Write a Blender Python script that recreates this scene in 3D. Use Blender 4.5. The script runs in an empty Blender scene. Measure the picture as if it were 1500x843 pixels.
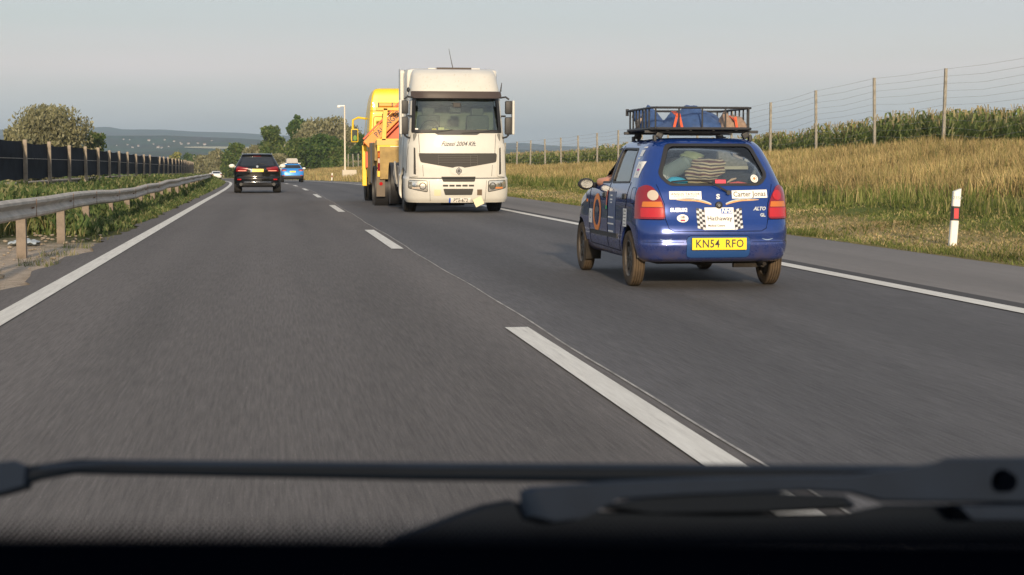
import bpy, bmesh, math, random
import numpy as np
from mathutils import Vector, Matrix
from mathutils.bvhtree import BVHTree
R = math.radians
random.seed(5); rng = np.random.default_rng(7)
scene = bpy.context.scene
COL = scene.collection

# ------------------------------------------------ camera, world, sun, exposure
F_PX = 2350.0; CAM_H = 1.18
PITCH = math.atan(181.5 / F_PX); YAW = math.atan(356 * math.cos(PITCH) / F_PX)
cd = bpy.data.cameras.new('camera'); cam = bpy.data.objects.new('camera', cd); COL.objects.link(cam)
scene.camera = cam
cam.location = (0, 0, CAM_H); cam.rotation_euler = (math.pi / 2 - PITCH, 0, -YAW)
cd.sensor_width = 36; cd.lens = 36 * F_PX / 1500; cd.clip_start = 0.05; cd.clip_end = 30000
cd.dof.use_dof = True; cd.dof.focus_distance = 22; cd.dof.aperture_fstop = 15
scene.render.resolution_x = 1024; scene.render.resolution_y = 575
HAZE_D = 1.9e-4
SUN_EL, SUN_AZ = R(13.5), R(4)          # low evening sun behind the camera, almost straight behind
w = bpy.data.worlds.new('World'); scene.world = w; w.use_nodes = True
nt = w.node_tree; bg = nt.nodes['Background']
sky = nt.nodes.new('ShaderNodeTexSky'); sky.sky_type = 'NISHITA'; sky.sun_disc = False
sky.sun_elevation = SUN_EL; sky.sun_rotation = math.pi + SUN_AZ
sky.air_density = 1.0; sky.dust_density = 2.5; sky.ozone_density = 1.2
# thin high cloud: the clear sky blended towards an even grey veil
tc = nt.nodes.new('ShaderNodeTexCoord'); mp = nt.nodes.new('ShaderNodeMapping'); mp.inputs['Scale'].default_value = (1.2, 1.2, 14)
nz = nt.nodes.new('ShaderNodeTexNoise'); nz.inputs['Scale'].default_value = 2.0; nz.inputs['Detail'].default_value = 5
rp = nt.nodes.new('ShaderNodeValToRGB'); rp.color_ramp.elements[0].position = .3; rp.color_ramp.elements[1].position = .75
rp.color_ramp.elements[0].color = (.62, .62, .62, 1); rp.color_ramp.elements[1].color = (.97, .97, .97, 1)
sep = nt.nodes.new('ShaderNodeSeparateXYZ'); hr = nt.nodes.new('ShaderNodeValToRGB')
hr.color_ramp.elements[0].position = 0.0; hr.color_ramp.elements[0].color = (7.0, 6.7, 6.2, 1)
hr.color_ramp.elements[1].position = .16; hr.color_ramp.elements[1].color = (3.2, 3.5, 4.0, 1)
e = hr.color_ramp.elements.new(.035); e.color = (5.7, 5.55, 5.25, 1)
e = hr.color_ramp.elements.new(.058); e.color = (5.8, 5.15, 4.9, 1)
e = hr.color_ramp.elements.new(.085); e.color = (4.4, 4.4, 4.35, 1)
mx = nt.nodes.new('ShaderNodeMix'); mx.data_type = 'RGBA'
nt.links.new(tc.outputs['Generated'], mp.inputs[0]); nt.links.new(mp.outputs[0], nz.inputs[0]); nt.links.new(nz.outputs[0], rp.inputs[0])
nt.links.new(tc.outputs['Generated'], sep.inputs[0]); nt.links.new(sep.outputs['Z'], hr.inputs[0])
nt.links.new(rp.outputs[0], mx.inputs['Factor']); nt.links.new(sky.outputs[0], mx.inputs['A']); nt.links.new(hr.outputs[0], mx.inputs['B'])
nt.links.new(mx.outputs['Result'], bg.inputs['Color']); bg.inputs['Strength'].default_value = 0.097
ld = bpy.data.lights.new('sun', 'SUN'); ld.energy = 3.2; ld.angle = R(2.0); ld.color = (1, .80, .56)
sun = bpy.data.objects.new('sun', ld); COL.objects.link(sun)
SDIR = Vector((-math.sin(SUN_AZ) * math.cos(SUN_EL), -math.cos(SUN_AZ) * math.cos(SUN_EL), math.sin(SUN_EL)))
sun.rotation_euler = SDIR.to_track_quat('Z', 'Y').to_euler()
scene.view_settings.view_transform = 'Standard'; scene.view_settings.look = 'None'
scene.view_settings.exposure = 0.86; scene.view_settings.gamma = 1
scene.view_settings.use_curve_mapping = False
scene.cycles.max_bounces = 8; scene.cycles.transparent_max_bounces = 24; scene.cycles.volume_bounces = 0
scene.cycles.use_denoising = True; scene.cycles.caustics_reflective = False; scene.cycles.caustics_refractive = False
scene.cycles.sample_clamp_indirect = 4

# ------------------------------------------------ materials
def mat(name, col, rough=.6, metal=0, spec=.5, var=0, vscale=8, bump=0, bscale=60, coat=0, trans=0, vcol=None, stretch=None):
    m = bpy.data.materials.new(name); m.use_nodes = True
    n = m.node_tree.nodes; l = m.node_tree.links; p = n['Principled BSDF']
    c = (*col, 1) if len(col) == 3 else col
    p.inputs['Base Color'].default_value = c; p.inputs['Roughness'].default_value = rough
    p.inputs['Metallic'].default_value = metal; p.inputs['Specular IOR Level'].default_value = spec
    p.inputs['Coat Weight'].default_value = coat; p.inputs['Coat Roughness'].default_value = .04
    if var or bump or vcol:
        t = n.new('ShaderNodeTexCoord'); src = t.outputs['Object']
        if stretch:
            q = n.new('ShaderNodeMapping'); q.inputs['Scale'].default_value = stretch; l.new(src, q.inputs[0]); src = q.outputs[0]
    if var or vcol:
        z = n.new('ShaderNodeTexNoise'); z.inputs['Scale'].default_value = vscale; z.inputs['Detail'].default_value = 6
        z.inputs['Roughness'].default_value = .65
        l.new(src, z.inputs[0]); r = n.new('ShaderNodeValToRGB'); l.new(z.outputs[0], r.inputs[0])
        a = vcol if vcol else tuple(x * (1 - var) for x in col[:3]); b = tuple(min(1, x * (1 + var)) for x in col[:3])
        r.color_ramp.elements[0].position = .35; r.color_ramp.elements[1].position = .68
        r.color_ramp.elements[0].color = (*a, 1); r.color_ramp.elements[1].color = (*b, 1); l.new(r.outputs[0], p.inputs['Base Color'])
    if bump:
        z = n.new('ShaderNodeTexNoise'); z.inputs['Scale'].default_value = bscale; z.inputs['Detail'].default_value = 4
        l.new(src, z.inputs[0]); b = n.new('ShaderNodeBump'); b.inputs['Strength'].default_value = bump; b.inputs['Distance'].default_value = .01
        l.new(z.outputs[0], b.inputs['Height']); l.new(b.outputs[0], p.inputs['Normal'])
    return m

def foliage(name, cols, trans=.35):
    """leaf material whose colour varies from leaf to leaf; cols = list of (pos, rgb)"""
    m = bpy.data.materials.new(name); m.use_nodes = True
    n = m.node_tree.nodes; l = m.node_tree.links; out = n['Material Output']; n.remove(n['Principled BSDF'])
    g = n.new('ShaderNodeNewGeometry'); r = n.new('ShaderNodeValToRGB'); l.new(g.outputs['Random Per Island'], r.inputs[0])
    while len(r.color_ramp.elements) < len(cols): r.color_ramp.elements.new(.5)
    for e, (p, c) in zip(r.color_ramp.elements, cols): e.position = p; e.color = (*c, 1)
    t = n.new('ShaderNodeTexCoord'); z = n.new('ShaderNodeTexNoise'); z.inputs['Scale'].default_value = .45; z.inputs['Detail'].default_value = 3
    l.new(t.outputs['Object'], z.inputs[0])
    h = n.new('ShaderNodeMapRange'); h.inputs[1].default_value = .3; h.inputs[2].default_value = .7; h.inputs[3].default_value = .65; h.inputs[4].default_value = 1.3
    l.new(z.outputs[0], h.inputs[0])
    mul = n.new('ShaderNodeMix'); mul.data_type = 'RGBA'; mul.blend_type = 'MULTIPLY'; mul.inputs['Factor'].default_value = 1
    l.new(r.outputs[0], mul.inputs['A']); l.new(h.outputs[0], mul.inputs['B'])
    d = n.new('ShaderNodeBsdfDiffuse'); tr = n.new('ShaderNodeBsdfTranslucent'); mm = n.new('ShaderNodeMixShader'); mm.inputs[0].default_value = trans
    l.new(mul.outputs['Result'], d.inputs[0]); l.new(mul.outputs['Result'], tr.inputs[0]); l.new(d.outputs[0], mm.inputs[1]); l.new(tr.outputs[0], mm.inputs[2])
    l.new(mm.outputs[0], out.inputs[0]); return m

def glass(name, tint=(.6, .65, .63), refl=.08, rough=.02):
    m = bpy.data.materials.new(name); m.use_nodes = True
    n = m.node_tree.nodes; l = m.node_tree.links; out = n['Material Output']; n.remove(n['Principled BSDF'])
    t = n.new('ShaderNodeBsdfTransparent'); t.inputs[0].default_value = (*tint, 1)
    g = n.new('ShaderNodeBsdfGlossy'); g.inputs['Roughness'].default_value = rough
    lw = n.new('ShaderNodeFresnel'); lw.inputs['IOR'].default_value = 1.5
    ad = n.new('ShaderNodeMath'); ad.operation = 'ADD'; ad.inputs[1].default_value = refl; ad.use_clamp = True
    mm = n.new('ShaderNodeMixShader'); l.new(lw.outputs[0], ad.inputs[0]); l.new(ad.outputs[0], mm.inputs[0])
    l.new(t.outputs[0], mm.inputs[1]); l.new(g.outputs[0], mm.inputs[2]); l.new(mm.outputs[0], out.inputs[0]); return m

# ------------------------------------------------ mesh helpers
def link(o, parent=None):
    COL.objects.link(o)
    if parent is not None: o.parent = parent
    return o
def tag(o, label=None, cat=None, group=None, kind=None):
    if label: o['label'] = label
    if cat: o['category'] = cat
    if group: o['group'] = group
    if kind: o['kind'] = kind
    return o
def empty(name, loc, rz=0, label=None, cat=None, group=None):
    o = bpy.data.objects.new(name, None); o.location = loc; o.rotation_euler = (0, 0, rz); o.empty_display_size = .2
    link(o); tag(o, label, cat, group); return o
def raw(name, V, Fc, m, parent=None, smooth=False, angle=None, uv=None):
    """V (n,3) array, Fc (k,3|4) array: fast"""
    V = np.asarray(V, dtype=np.float32); Fc = np.asarray(Fc, dtype=np.int32); k = Fc.shape[1]
    me = bpy.data.meshes.new(name); me.vertices.add(len(V)); me.vertices.foreach_set('co', V.ravel())
    me.loops.add(Fc.size); me.loops.foreach_set('vertex_index', Fc.ravel())
    me.polygons.add(len(Fc)); me.polygons.foreach_set('loop_start', np.arange(0, Fc.size, k, dtype=np.int32))
    me.update(calc_edges=True); me.validate()
    if uv is not None:
        lay = me.uv_layers.new(name='uv'); lay.data.foreach_set('uv', np.asarray(uv, dtype=np.float32)[Fc.ravel()].ravel())
    if m: me.materials.append(m)
    if smooth: me.polygons.foreach_set('use_smooth', np.ones(len(Fc), dtype=bool))
    return link(bpy.data.objects.new(name, me), parent)

class MB:
    def __init__(s): s.v = []; s.f = []
    def add(s, v, f, M=None):
        k = len(s.v); s.v += [tuple(M @ Vector(p)) if M is not None else tuple(p) for p in v]
        s.f += [tuple(i + k for i in q) for q in f]; return s
    def box(s, c, d, rot=None, bev=0):
        x, y, z = [q / 2 for q in d]
        if bev:
            bm = bmesh.new(); bmesh.ops.create_cube(bm, size=1); bmesh.ops.scale(bm, vec=d, verts=bm.verts)
            bmesh.ops.bevel(bm, geom=bm.edges[:], offset=bev, segments=2, profile=.6, affect='EDGES')
            bm.verts.index_update(); v = [q.co.copy() for q in bm.verts]; f = [[a.index for a in q.verts] for q in bm.faces]; bm.free()
        else:
            v = [Vector(q) for q in [(-x,-y,-z),(x,-y,-z),(x,y,-z),(-x,y,-z),(-x,-y,z),(x,-y,z),(x,y,z),(-x,y,z)]]
            f = [(0,3,2,1),(4,5,6,7),(0,1,5,4),(1,2,6,5),(2,3,7,6),(3,0,4,7)]
        M = Matrix.Translation(c)
        if rot is not None: M = M @ (rot if isinstance(rot, Matrix) else Matrix.Rotation(rot, 4, 'Z'))
        return s.add(v, f, M)
    def cyl(s, a, b, r, n=12, r2=None, cap=True):
        a = Vector(a); b = Vector(b); r2 = r if r2 is None else r2; d = (b - a)
        q = d.to_track_quat('Z', 'Y').to_matrix(); v = []; 
        for p, rr in ((a, r), (b, r2)):
            for i in range(n):
                t = 2 * math.pi * i / n; v.append(p + q @ Vector((rr * math.cos(t), rr * math.sin(t), 0)))
        f = [(i, (i + 1) % n, n + (i + 1) % n, n + i) for i in range(n)]
        if cap: f += [tuple(range(n))[::-1], tuple(range(n, 2 * n))]
        return s.add(v, f)
    def tube(s, pts, r, n=8, closed=False):
        P = [Vector(p) for p in pts]; k = len(P); rs = r if hasattr(r, '__len__') else [r] * k; v = []; prev = None
        for i, p in enumerate(P):
            d = (P[(i + 1) % k] - P[i - 1]) if closed else (P[min(i + 1, k - 1)] - P[max(i - 1, 0)])
            d.normalize()
            if prev is None: u = d.orthogonal().normalized()
            else: u = (prev - d * prev.dot(d)).normalized()
            prev = u; w_ = d.cross(u)
            for j in range(n):
                t = 2 * math.pi * j / n; v.append(p + float(rs[i]) * (u * math.cos(t) + w_ * math.sin(t)))
        f = []
        for i in range(k if closed else k - 1):
            a = i * n; b = ((i + 1) % k) * n
            f += [(a + j, a + (j + 1) % n, b + (j + 1) % n, b + j) for j in range(n)]
        if not closed: f += [tuple(range(n))[::-1], tuple(range((k - 1) * n, k * n))]
        return s.add(v, f)
    def lathe(s, prof, c=(0, 0, 0), axis='X', n=32, closed=False):
        """prof: list of (axial, radius)"""
        v = []
        for a, r in prof:
            for j in range(n):
                t = 2 * math.pi * j / n; p = (a, r * math.cos(t), r * math.sin(t))
                if axis == 'Y': p = (p[1], p[0], p[2])
                if axis == 'Z': p = (p[1], p[2], p[0])
                v.append((p[0] + c[0], p[1] + c[1], p[2] + c[2]))
        k = len(prof); f = []
        for i in range(k if closed else k - 1):
            a = i * n; b = ((i + 1) % k) * n
            f += [(a + j, a + (j + 1) % n, b + (j + 1) % n, b + j) for j in range(n)]
        if not closed: f += [tuple(range(n))[::-1], tuple(range((k - 1) * n, k * n))]
        return s.add(v, f)
    def prism(s, poly, a0, a1, axis='Y', inner=None):
        """poly of 2D points extruded along axis; X: (y,z) Y: (x,z) Z: (x,y)"""
        def P(p, a): return {'X': (a, p[0], p[1]), 'Y': (p[0], a, p[1]), 'Z': (p[0], p[1], a)}[axis]
        n = len(poly); v = [P(p, a0) for p in poly] + [P(p, a1) for p in poly]
        if inner is None:
            f = [tuple(range(n)), tuple(range(n, 2 * n))[::-1]] + [(i, n + i, n + (i + 1) % n, (i + 1) % n) for i in range(n)]
        else:
            v += [P(p, a0) for p in inner] + [P(p, a1) for p in inner]; f = []
            for i in range(n):
                j = (i + 1) % n
                f += [(i, n + i, n + j, j), (2*n + i, 2*n + j, 3*n + j, 3*n + i), (i, j, 2*n + j, 2*n + i), (n + i, 3*n + i, 3*n + j, n + j)]
        return s.add(v, f)
    def sph(s, c, r, nu=14, nv=9, M=None):
        r = r if hasattr(r, '__len__') else (r, r, r); v = []; f = []
        for i in range(1, nv):
            p = math.pi * i / nv
            for j in range(nu):
                t = 2 * math.pi * j / nu; v.append((r[0] * math.sin(p) * math.cos(t), r[1] * math.sin(p) * math.sin(t), r[2] * math.cos(p)))
        v += [(0, 0, r[2]), (0, 0, -r[2])]; m = len(v)
        for i in range(nv - 2):
            for j in range(nu): f.append((i*nu + j, (i+1)*nu + j, (i+1)*nu + (j+1) % nu, i*nu + (j+1) % nu))
        for j in range(nu): f += [(m-2, j, (j+1) % nu), ((nv-2)*nu + j, m-1, (nv-2)*nu + (j+1) % nu)]
        Mt = Matrix.Translation(c) @ (M if M is not None else Matrix.Identity(4))
        return s.add(v, f, Mt)
    def build(s, name, m, parent=None, smooth=None, fix=True, loc=None):
        me = bpy.data.meshes.new(name); me.from_pydata([tuple(p) for p in s.v], [], s.f)
        if fix:
            bm = bmesh.new(); bm.from_mesh(me); bmesh.ops.recalc_face_normals(bm, faces=bm.faces[:]); bm.to_mesh(me); bm.free()
        if m: me.materials.append(m)
        if smooth is not None:
            me.polygons.foreach_set('use_smooth', np.ones(len(me.polygons), dtype=bool)); me.set_sharp_from_angle(angle=R(smooth))
        o = bpy.data.objects.new(name, me)
        if loc: o.location = loc
        return link(o, parent)

def boolean(o, cutter, op='DIFFERENCE'):
    """cutter: MB or object; result replaces o's mesh"""
    c = cutter.build('cutter', None) if isinstance(cutter, MB) else cutter
    if c.parent is None and o.parent is not None: c.parent = o.parent
    md = o.modifiers.new('b', 'BOOLEAN'); md.operation = op; md.object = c; md.solver = 'EXACT'
    bpy.context.view_layer.update()
    me = bpy.data.meshes.new_from_object(o.evaluated_get(bpy.context.evaluated_depsgraph_get()))
    o.modifiers.clear(); o.data = me
    bpy.data.objects.remove(c, do_unlink=True)
    return o

def textmesh(s, size=1, shear=0, sx=1, align='CENTER', bold=0, space=1):
    cu = bpy.data.curves.new('t', 'FONT'); cu.body = s; cu.size = size; cu.align_x = align; cu.align_y = 'CENTER'; cu.shear = shear
    cu.resolution_u = 2; cu.offset = bold; cu.space_character = space
    o = bpy.data.objects.new('t', cu); COL.objects.link(o); bpy.context.view_layer.update()
    me = bpy.data.meshes.new_from_object(o.evaluated_get(bpy.context.evaluated_depsgraph_get()))
    v = [(p.co.x * sx, p.co.y) for p in me.vertices]; f = [tuple(p.vertices) for p in me.polygons]
    bpy.data.objects.remove(o, do_unlink=True); return v, f

def rectgrid(x0, x1, y0, y1, nx=6, ny=4):
    v = [(x0 + (x1 - x0) * i / nx, y0 + (y1 - y0) * j / ny) for j in range(ny + 1) for i in range(nx + 1)]
    f = [(j*(nx+1) + i, j*(nx+1) + i + 1, (j+1)*(nx+1) + i + 1, (j+1)*(nx+1) + i) for j in range(ny) for i in range(nx)]
    return v, f
def ellgrid(cx, cy, rx, ry, n=28, inner=0):
    v = []; f = []
    if inner:
        for k in (inner, 1):
            v += [(cx + rx*k*math.cos(2*math.pi*i/n), cy + ry*k*math.sin(2*math.pi*i/n)) for i in range(n)]
        f = [(i, (i+1) % n, n + (i+1) % n, n + i) for i in range(n)]
    else:
        v = [(cx, cy)]
        for k in (.5, 1): v += [(cx + rx*k*math.cos(2*math.pi*i/n), cy + ry*k*math.sin(2*math.pi*i/n)) for i in range(n)]
        f = [(0, 1 + i, 1 + (i+1) % n) for i in range(n)] + [(1 + i, 1 + n + i, 1 + n + (i+1) % n, 1 + (i+1) % n) for i in range(n)]
    return v, f

# ------------------------------------------------ road alignment and terrain
def shift(Y):
    Y = np.asarray(Y, float); a = 2.1e-4
    return np.where(Y < 60, 0, np.where(Y < 420, -a * (Y - 60)**2, -a * 360**2 - 2 * a * 360 * (Y - 420)))
def zroad(Y):
    Y = np.asarray(Y, float); a = 4.5e-5
    z = np.where(Y < 45, 0, np.where(Y < 130, -a * (Y - 45)**2, -a * 85**2 - 2 * a * 85 * (np.minimum(Y, 420) - 130)))
    return z - np.where(Y > 420, np.minimum(.012 * (Y - 420), 7), 0)
def gfence(Y): return np.interp(Y, [0, 60, 72, 100, 150, 255, 400, 700, 1500], [1.5, 1.42, 1.2, .78, .55, .2, -.6, -5, -9])
def height(t, Y):
    t = np.asarray(t, float); Y = np.asarray(Y, float); zr = zroad(Y); G = np.maximum(gfence(Y), zr + .1)
    lerp = lambda a, b, f: a + (b - a) * f
    # right side
    z = zr.copy() * np.ones_like(t)
    def seg(t0, t1, z0, z1):
        f = np.clip((t - t0) / (t1 - t0), 0, 1); f = f * f * (3 - 2 * f) * .5 + f * .5
        return lerp(z0, z1, f)
    z = np.where(t > 8.6, seg(8.6, 12.6, zr - .03, lerp(zr, G, .2)), z)
    z = np.where(t > 12.6, seg(12.6, 21, lerp(zr, G, .2), G), z)
    z = np.where(t > 21, seg(21, 24, G, G - .75), z)
    z = np.where(t > 24, lerp(G - .75, G - .3, np.clip((t - 24) / 60, 0, 1)), z)
    z = np.where(t < -2.45, seg(-2.45, -3.6, zr - .02, zr - .02), z)
    z = np.where(t < -12, lerp(zr, zr - 1.5, np.clip((-t - 12) / 30, 0, 1)), z)
    far = np.clip((Y - 500) / 900, 0, 1)
    z = lerp(z, -9.0, np.clip((np.abs(t) - 60) / 300, 0, 1))
    z = lerp(z, -9.0, far)
    off = (np.clip((np.abs(t - 3) - 6.5) / 3, 0, 1)) * (1 - far)
    z = z + off * (.05 * np.sin(Y * .7 + t * .9) + .06 * np.sin(Y * .23 - t * .5 + 1) + .03 * np.sin(Y * 1.9 + 2 * t))
    return z
def gz(X, Y): return height(np.asarray(X) - shift(Y), Y)
Yrows = np.concatenate([np.arange(-25, 130, 2.0), np.arange(130, 300, 4.0), np.arange(300, 620, 10.0), np.array([650, 700, 760, 850, 950, 1100, 1300, 1600, 2000, 2600, 3500, 5000, 8000, 11500])])
Tc = np.concatenate([-np.array([9000, 6000, 4000, 2500, 1500, 900, 600, 400, 300, 200, 140, 100, 75, 60, 50, 42, 36, 30, 26, 22, 18, 15, 12, 10, 9, 8, 7, 6.2, 5.4, 4.8, 4.2, 3.8, 3.4, 3.0, 2.7, 2.5, 2.4]),
                     np.array([-1, 1, 3, 5, 7, 8.3, 8.6, 8.9, 9.3, 9.8, 10.4, 11, 11.8, 12.6, 13.4, 14.2, 15, 16, 17, 18, 19, 20, 20.5, 21, 21.7, 22.4, 23.2, 24, 26, 30, 36, 45, 60, 75, 100, 140, 200, 300, 400, 600, 900, 1500, 2500, 4000, 6000, 9000])])
def gridmesh(name, T, Y, zf, m, parent=None, smooth=True):
    TT, YY = np.meshgrid(T, Y); X = TT + shift(YY); Z = zf(TT, YY)
    V = np.stack([X, YY, Z], -1).reshape(-1, 3); nx = len(T)
    i, j = np.meshgrid(np.arange(nx - 1), np.arange(len(Y) - 1)); a = (j * nx + i).ravel()
    Fc = np.stack([a, a + 1, a + nx + 1, a + nx], -1)
    return raw(name, V, Fc, m, parent, smooth=smooth, uv=np.stack([TT.ravel(), YY.ravel()], -1))
def ground_z(TT, YY):
    z = height(TT, YY); return np.where((TT > -2.45) & (TT < 8.58), z - .06, z)

def nodes_of(m): return m.node_tree.nodes, m.node_tree.links
def ramp(n, l, src, els, interp='LINEAR'):
    r = n.new('ShaderNodeValToRGB'); l.new(src, r.inputs[0]); r.color_ramp.interpolation = interp
    while len(r.color_ramp.elements) < len(els): r.color_ramp.elements.new(.5)
    for e, (p, c) in zip(r.color_ramp.elements, els): e.position = p; e.color = (*c, 1) if hasattr(c, '__len__') else (c, c, c, 1)
    return r.outputs[0]
def noise(n, l, src, scale, detail=5, rough=.6, stretch=None):
    if stretch:
        q = n.new('ShaderNodeMapping'); q.inputs['Scale'].default_value = stretch; l.new(src, q.inputs[0]); src = q.outputs[0]
    z = n.new('ShaderNodeTexNoise'); z.inputs['Scale'].default_value = scale; z.inputs['Detail'].default_value = detail; z.inputs['Roughness'].default_value = rough
    l.new(src, z.inputs[0]); return z.outputs[0]
def mixc(n, l, f, a, b, mode='MIX'):
    x = n.new('ShaderNodeMix'); x.data_type = 'RGBA'; x.blend_type = mode
    if isinstance(f, (int, float)): x.inputs['Factor'].default_value = f
    else: l.new(f, x.inputs['Factor'])
    for k, q in (('A', a), ('B', b)):
        if hasattr(q, 'is_output'): l.new(q, x.inputs[k])
        else: x.inputs[k].default_value = (*q, 1)
    return x.outputs['Result']

mg = bpy.data.materials.new('ground_soil_and_grass'); mg.use_nodes = True; n, l = nodes_of(mg); p = n['Principled BSDF']
uvn = n.new('ShaderNodeUVMap'); uvn.uv_map = 'uv'; sp = n.new('ShaderNodeSeparateXYZ'); l.new(uvn.outputs[0], sp.inputs[0])
tcn = n.new('ShaderNodeTexCoord'); ob = tcn.outputs['Object']
wob = noise(n, l, ob, .6, 6, .7)
ma = n.new('ShaderNodeMath'); ma.operation = 'MULTIPLY_ADD'; l.new(wob, ma.inputs[0]); ma.inputs[1].default_value = 2.6; l.new(sp.outputs['X'], ma.inputs[2])
mr = n.new('ShaderNodeMapRange'); l.new(ma.outputs[0], mr.inputs[0]); mr.inputs[1].default_value = 0 + 1.3; mr.inputs[2].default_value = 30 + 1.3
right = ramp(n, l, mr.outputs[0], [(8.5/30, (.19, .16, .06)), (9.6/30, (.42, .32, .16)), (10.6/30, (.25, .21, .08)), (11.3/30, (.12, .15, .035)), (13/30, (.14, .15, .045)), (14.5/30, (.30, .22, .10)), (20.5/30, (.30, .22, .10)), (24/30, (.1, .09, .04))])
mr2 = n.new('ShaderNodeMapRange'); l.new(ma.outputs[0], mr2.inputs[0]); mr2.inputs[1].default_value = -12; mr2.inputs[2].default_value = 0
sand = ramp(n, l, noise(n, l, ob, 5, 8, .75), [(.3, (.34, .27, .20)), (.5, (.50, .41, .32)), (.7, (.60, .50, .40))])
weed = ramp(n, l, noise(n, l, ob, 3, 6, .7), [(.3, (.05, .06, .02)), (.7, (.12, .12, .045))])
# gravel only on the near stretch beside the guardrail
gy = n.new('ShaderNodeMath'); gy.operation = 'MULTIPLY_ADD'; l.new(noise(n, l, ob, .9, 5, .7), gy.inputs[0]); gy.inputs[1].default_value = 9; l.new(sp.outputs['Y'], gy.inputs[2])
gr = n.new('ShaderNodeMapRange'); l.new(gy.outputs[0], gr.inputs[0]); gr.inputs[1].default_value = 27.5; gr.inputs[2].default_value = 31; 
leftc = mixc(n, l, gr.outputs[0], sand, weed)
fld = ramp(n, l, noise(n, l, ob, .004, 2, .5), [(.4, (.07, .09, .03)), (.5, (.17, .15, .06)), (.6, (.08, .10, .035))])
sgn = n.new('ShaderNodeMath'); sgn.operation = 'GREATER_THAN'; l.new(sp.outputs['X'], sgn.inputs[0]); sgn.inputs[1].default_value = 3
base = mixc(n, l, sgn.outputs[0], leftc, right)
ab = n.new('ShaderNodeMath'); ab.operation = 'ABSOLUTE'; l.new(sp.outputs['X'], ab.inputs[0])
fr = n.new('ShaderNodeMapRange'); l.new(ab.outputs[0], fr.inputs[0]); fr.inputs[1].default_value = 60; fr.inputs[2].default_value = 120
c1 = mixc(n, l, fr.outputs[0], base, fld)
fine = ramp(n, l, noise(n, l, ob, 28, 6, .8), [(.3, .62), (.7, 1.25)])
c2 = mixc(n, l, 1.0, c1, fine, 'MULTIPLY'); l.new(c2, p.inputs['Base Color']); p.inputs['Roughness'].default_value = .95; p.inputs['Specular IOR Level'].default_value = .1
bp = n.new('ShaderNodeBump'); bp.inputs['Strength'].default_value = .9; bp.inputs['Distance'].default_value = .05; l.new(noise(n, l, ob, 9, 8, .8), bp.inputs['Height']); l.new(bp.outputs[0], p.inputs['Normal'])
g = gridmesh('ground', Tc, Yrows, ground_z, mg); tag(g, kind='structure')

def asphalt(name, a, b, streak=.25, tint=None):
    m = bpy.data.materials.new(name); m.use_nodes = True; n, l = nodes_of(m); p = n['Principled BSDF']
    uvn = n.new('ShaderNodeUVMap'); uvn.uv_map = 'uv'; o = uvn.outputs[0]
    c = ramp(n, l, noise(n, l, o, 1.0, 5, .6, (.55, .05, 1)), [(.3, a), (.7, b)])
    s1 = ramp(n, l, noise(n, l, o, 1.0, 3, .7, (60, 2.2, 1)), [(.3, 1 - streak), (.7, 1 + streak)])
    s2 = ramp(n, l, noise(n, l, o, 1.0, 2, .8, (150, 60, 1)), [(.25, .7), (.75, 1.3)])
    c = mixc(n, l, 1.0, c, s1, 'MULTIPLY'); c = mixc(n, l, .7, c, s2, 'MULTIPLY')
    # wheel tracks polished a little lighter, cracks and joints across
    tr = ramp(n, l, noise(n, l, o, 1.0, 4, .6, (.9, .004, 1)), [(.35, .9), (.65, 1.12)])
    c = mixc(n, l, 1.0, c, tr, 'MULTIPLY')
    if name == 'asphalt_lanes':   # right lane was laid separately: slightly darker and cooler
        sx = n.new('ShaderNodeSeparateXYZ'); l.new(o, sx.inputs[0]); st = n.new('ShaderNodeMath'); st.operation = 'GREATER_THAN'; st.inputs[1].default_value = 1.915; l.new(sx.outputs[0], st.inputs[0])
        c = mixc(n, l, 1.0, c, mixc(n, l, st.outputs[0], (1.04, 1.0, .965), (.86, .875, .91)), 'MULTIPLY')
        # two tyre tracks worn into each lane, with dark drips between them
        wv_ = n.new('ShaderNodeMath'); wv_.operation = 'SINE'; w2_ = n.new('ShaderNodeMath'); w2_.operation = 'MULTIPLY_ADD'; l.new(sx.outputs[0], w2_.inputs[0]); w2_.inputs[1].default_value = 3.3; w2_.inputs[2].default_value = 1.5
        l.new(w2_.outputs[0], wv_.inputs[0]); w3_ = n.new('ShaderNodeMapRange'); l.new(wv_.outputs[0], w3_.inputs[0]); w3_.inputs[1].default_value = -1; w3_.inputs[2].default_value = 1; w3_.inputs[3].default_value = .93; w3_.inputs[4].default_value = 1.06
        c = mixc(n, l, 1.0, c, w3_.outputs[0], 'MULTIPLY')
        c = mixc(n, l, 1.0, c, ramp(n, l, noise(n, l, o, 1.0, 6, .7, (1.3, .12, 1)), [(.30, .84), (.45, 1.0), (.75, 1.06)]), 'MULTIPLY')
        sp_ = ramp(n, l, noise(n, l, o, 1.0, 1, .5, (95, 22, 1)), [(.70, 1.0), (.78, 1.55)])
        c = mixc(n, l, 1.0, c, sp_, 'MULTIPLY')
    l.new(c, p.inputs['Base Color']); p.inputs['Roughness'].default_value = .82; p.inputs['Specular IOR Level'].default_value = .25
    bp = n.new('ShaderNodeBump'); bp.inputs['Strength'].default_value = .35; bp.inputs['Distance'].default_value = .004
    l.new(noise(n, l, o, 1, 3, .7, (220, 120, 1)), bp.inputs['Height']); l.new(bp.outputs[0], p.inputs['Normal']); return m
m_road = asphalt('asphalt_lanes', (.092, .085, .081), (.128, .119, .114))
m_shoulder = asphalt('asphalt_shoulder', (.15, .138, .128), (.21, .19, .175), .12)
m_edge = asphalt('asphalt_edge', (.05, .046, .044), (.066, .06, .057), .12)
RY = np.concatenate([np.arange(-25, 130, 2.0), np.arange(130, 300, 4.0), np.arange(300, 521, 10.0)])
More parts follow.
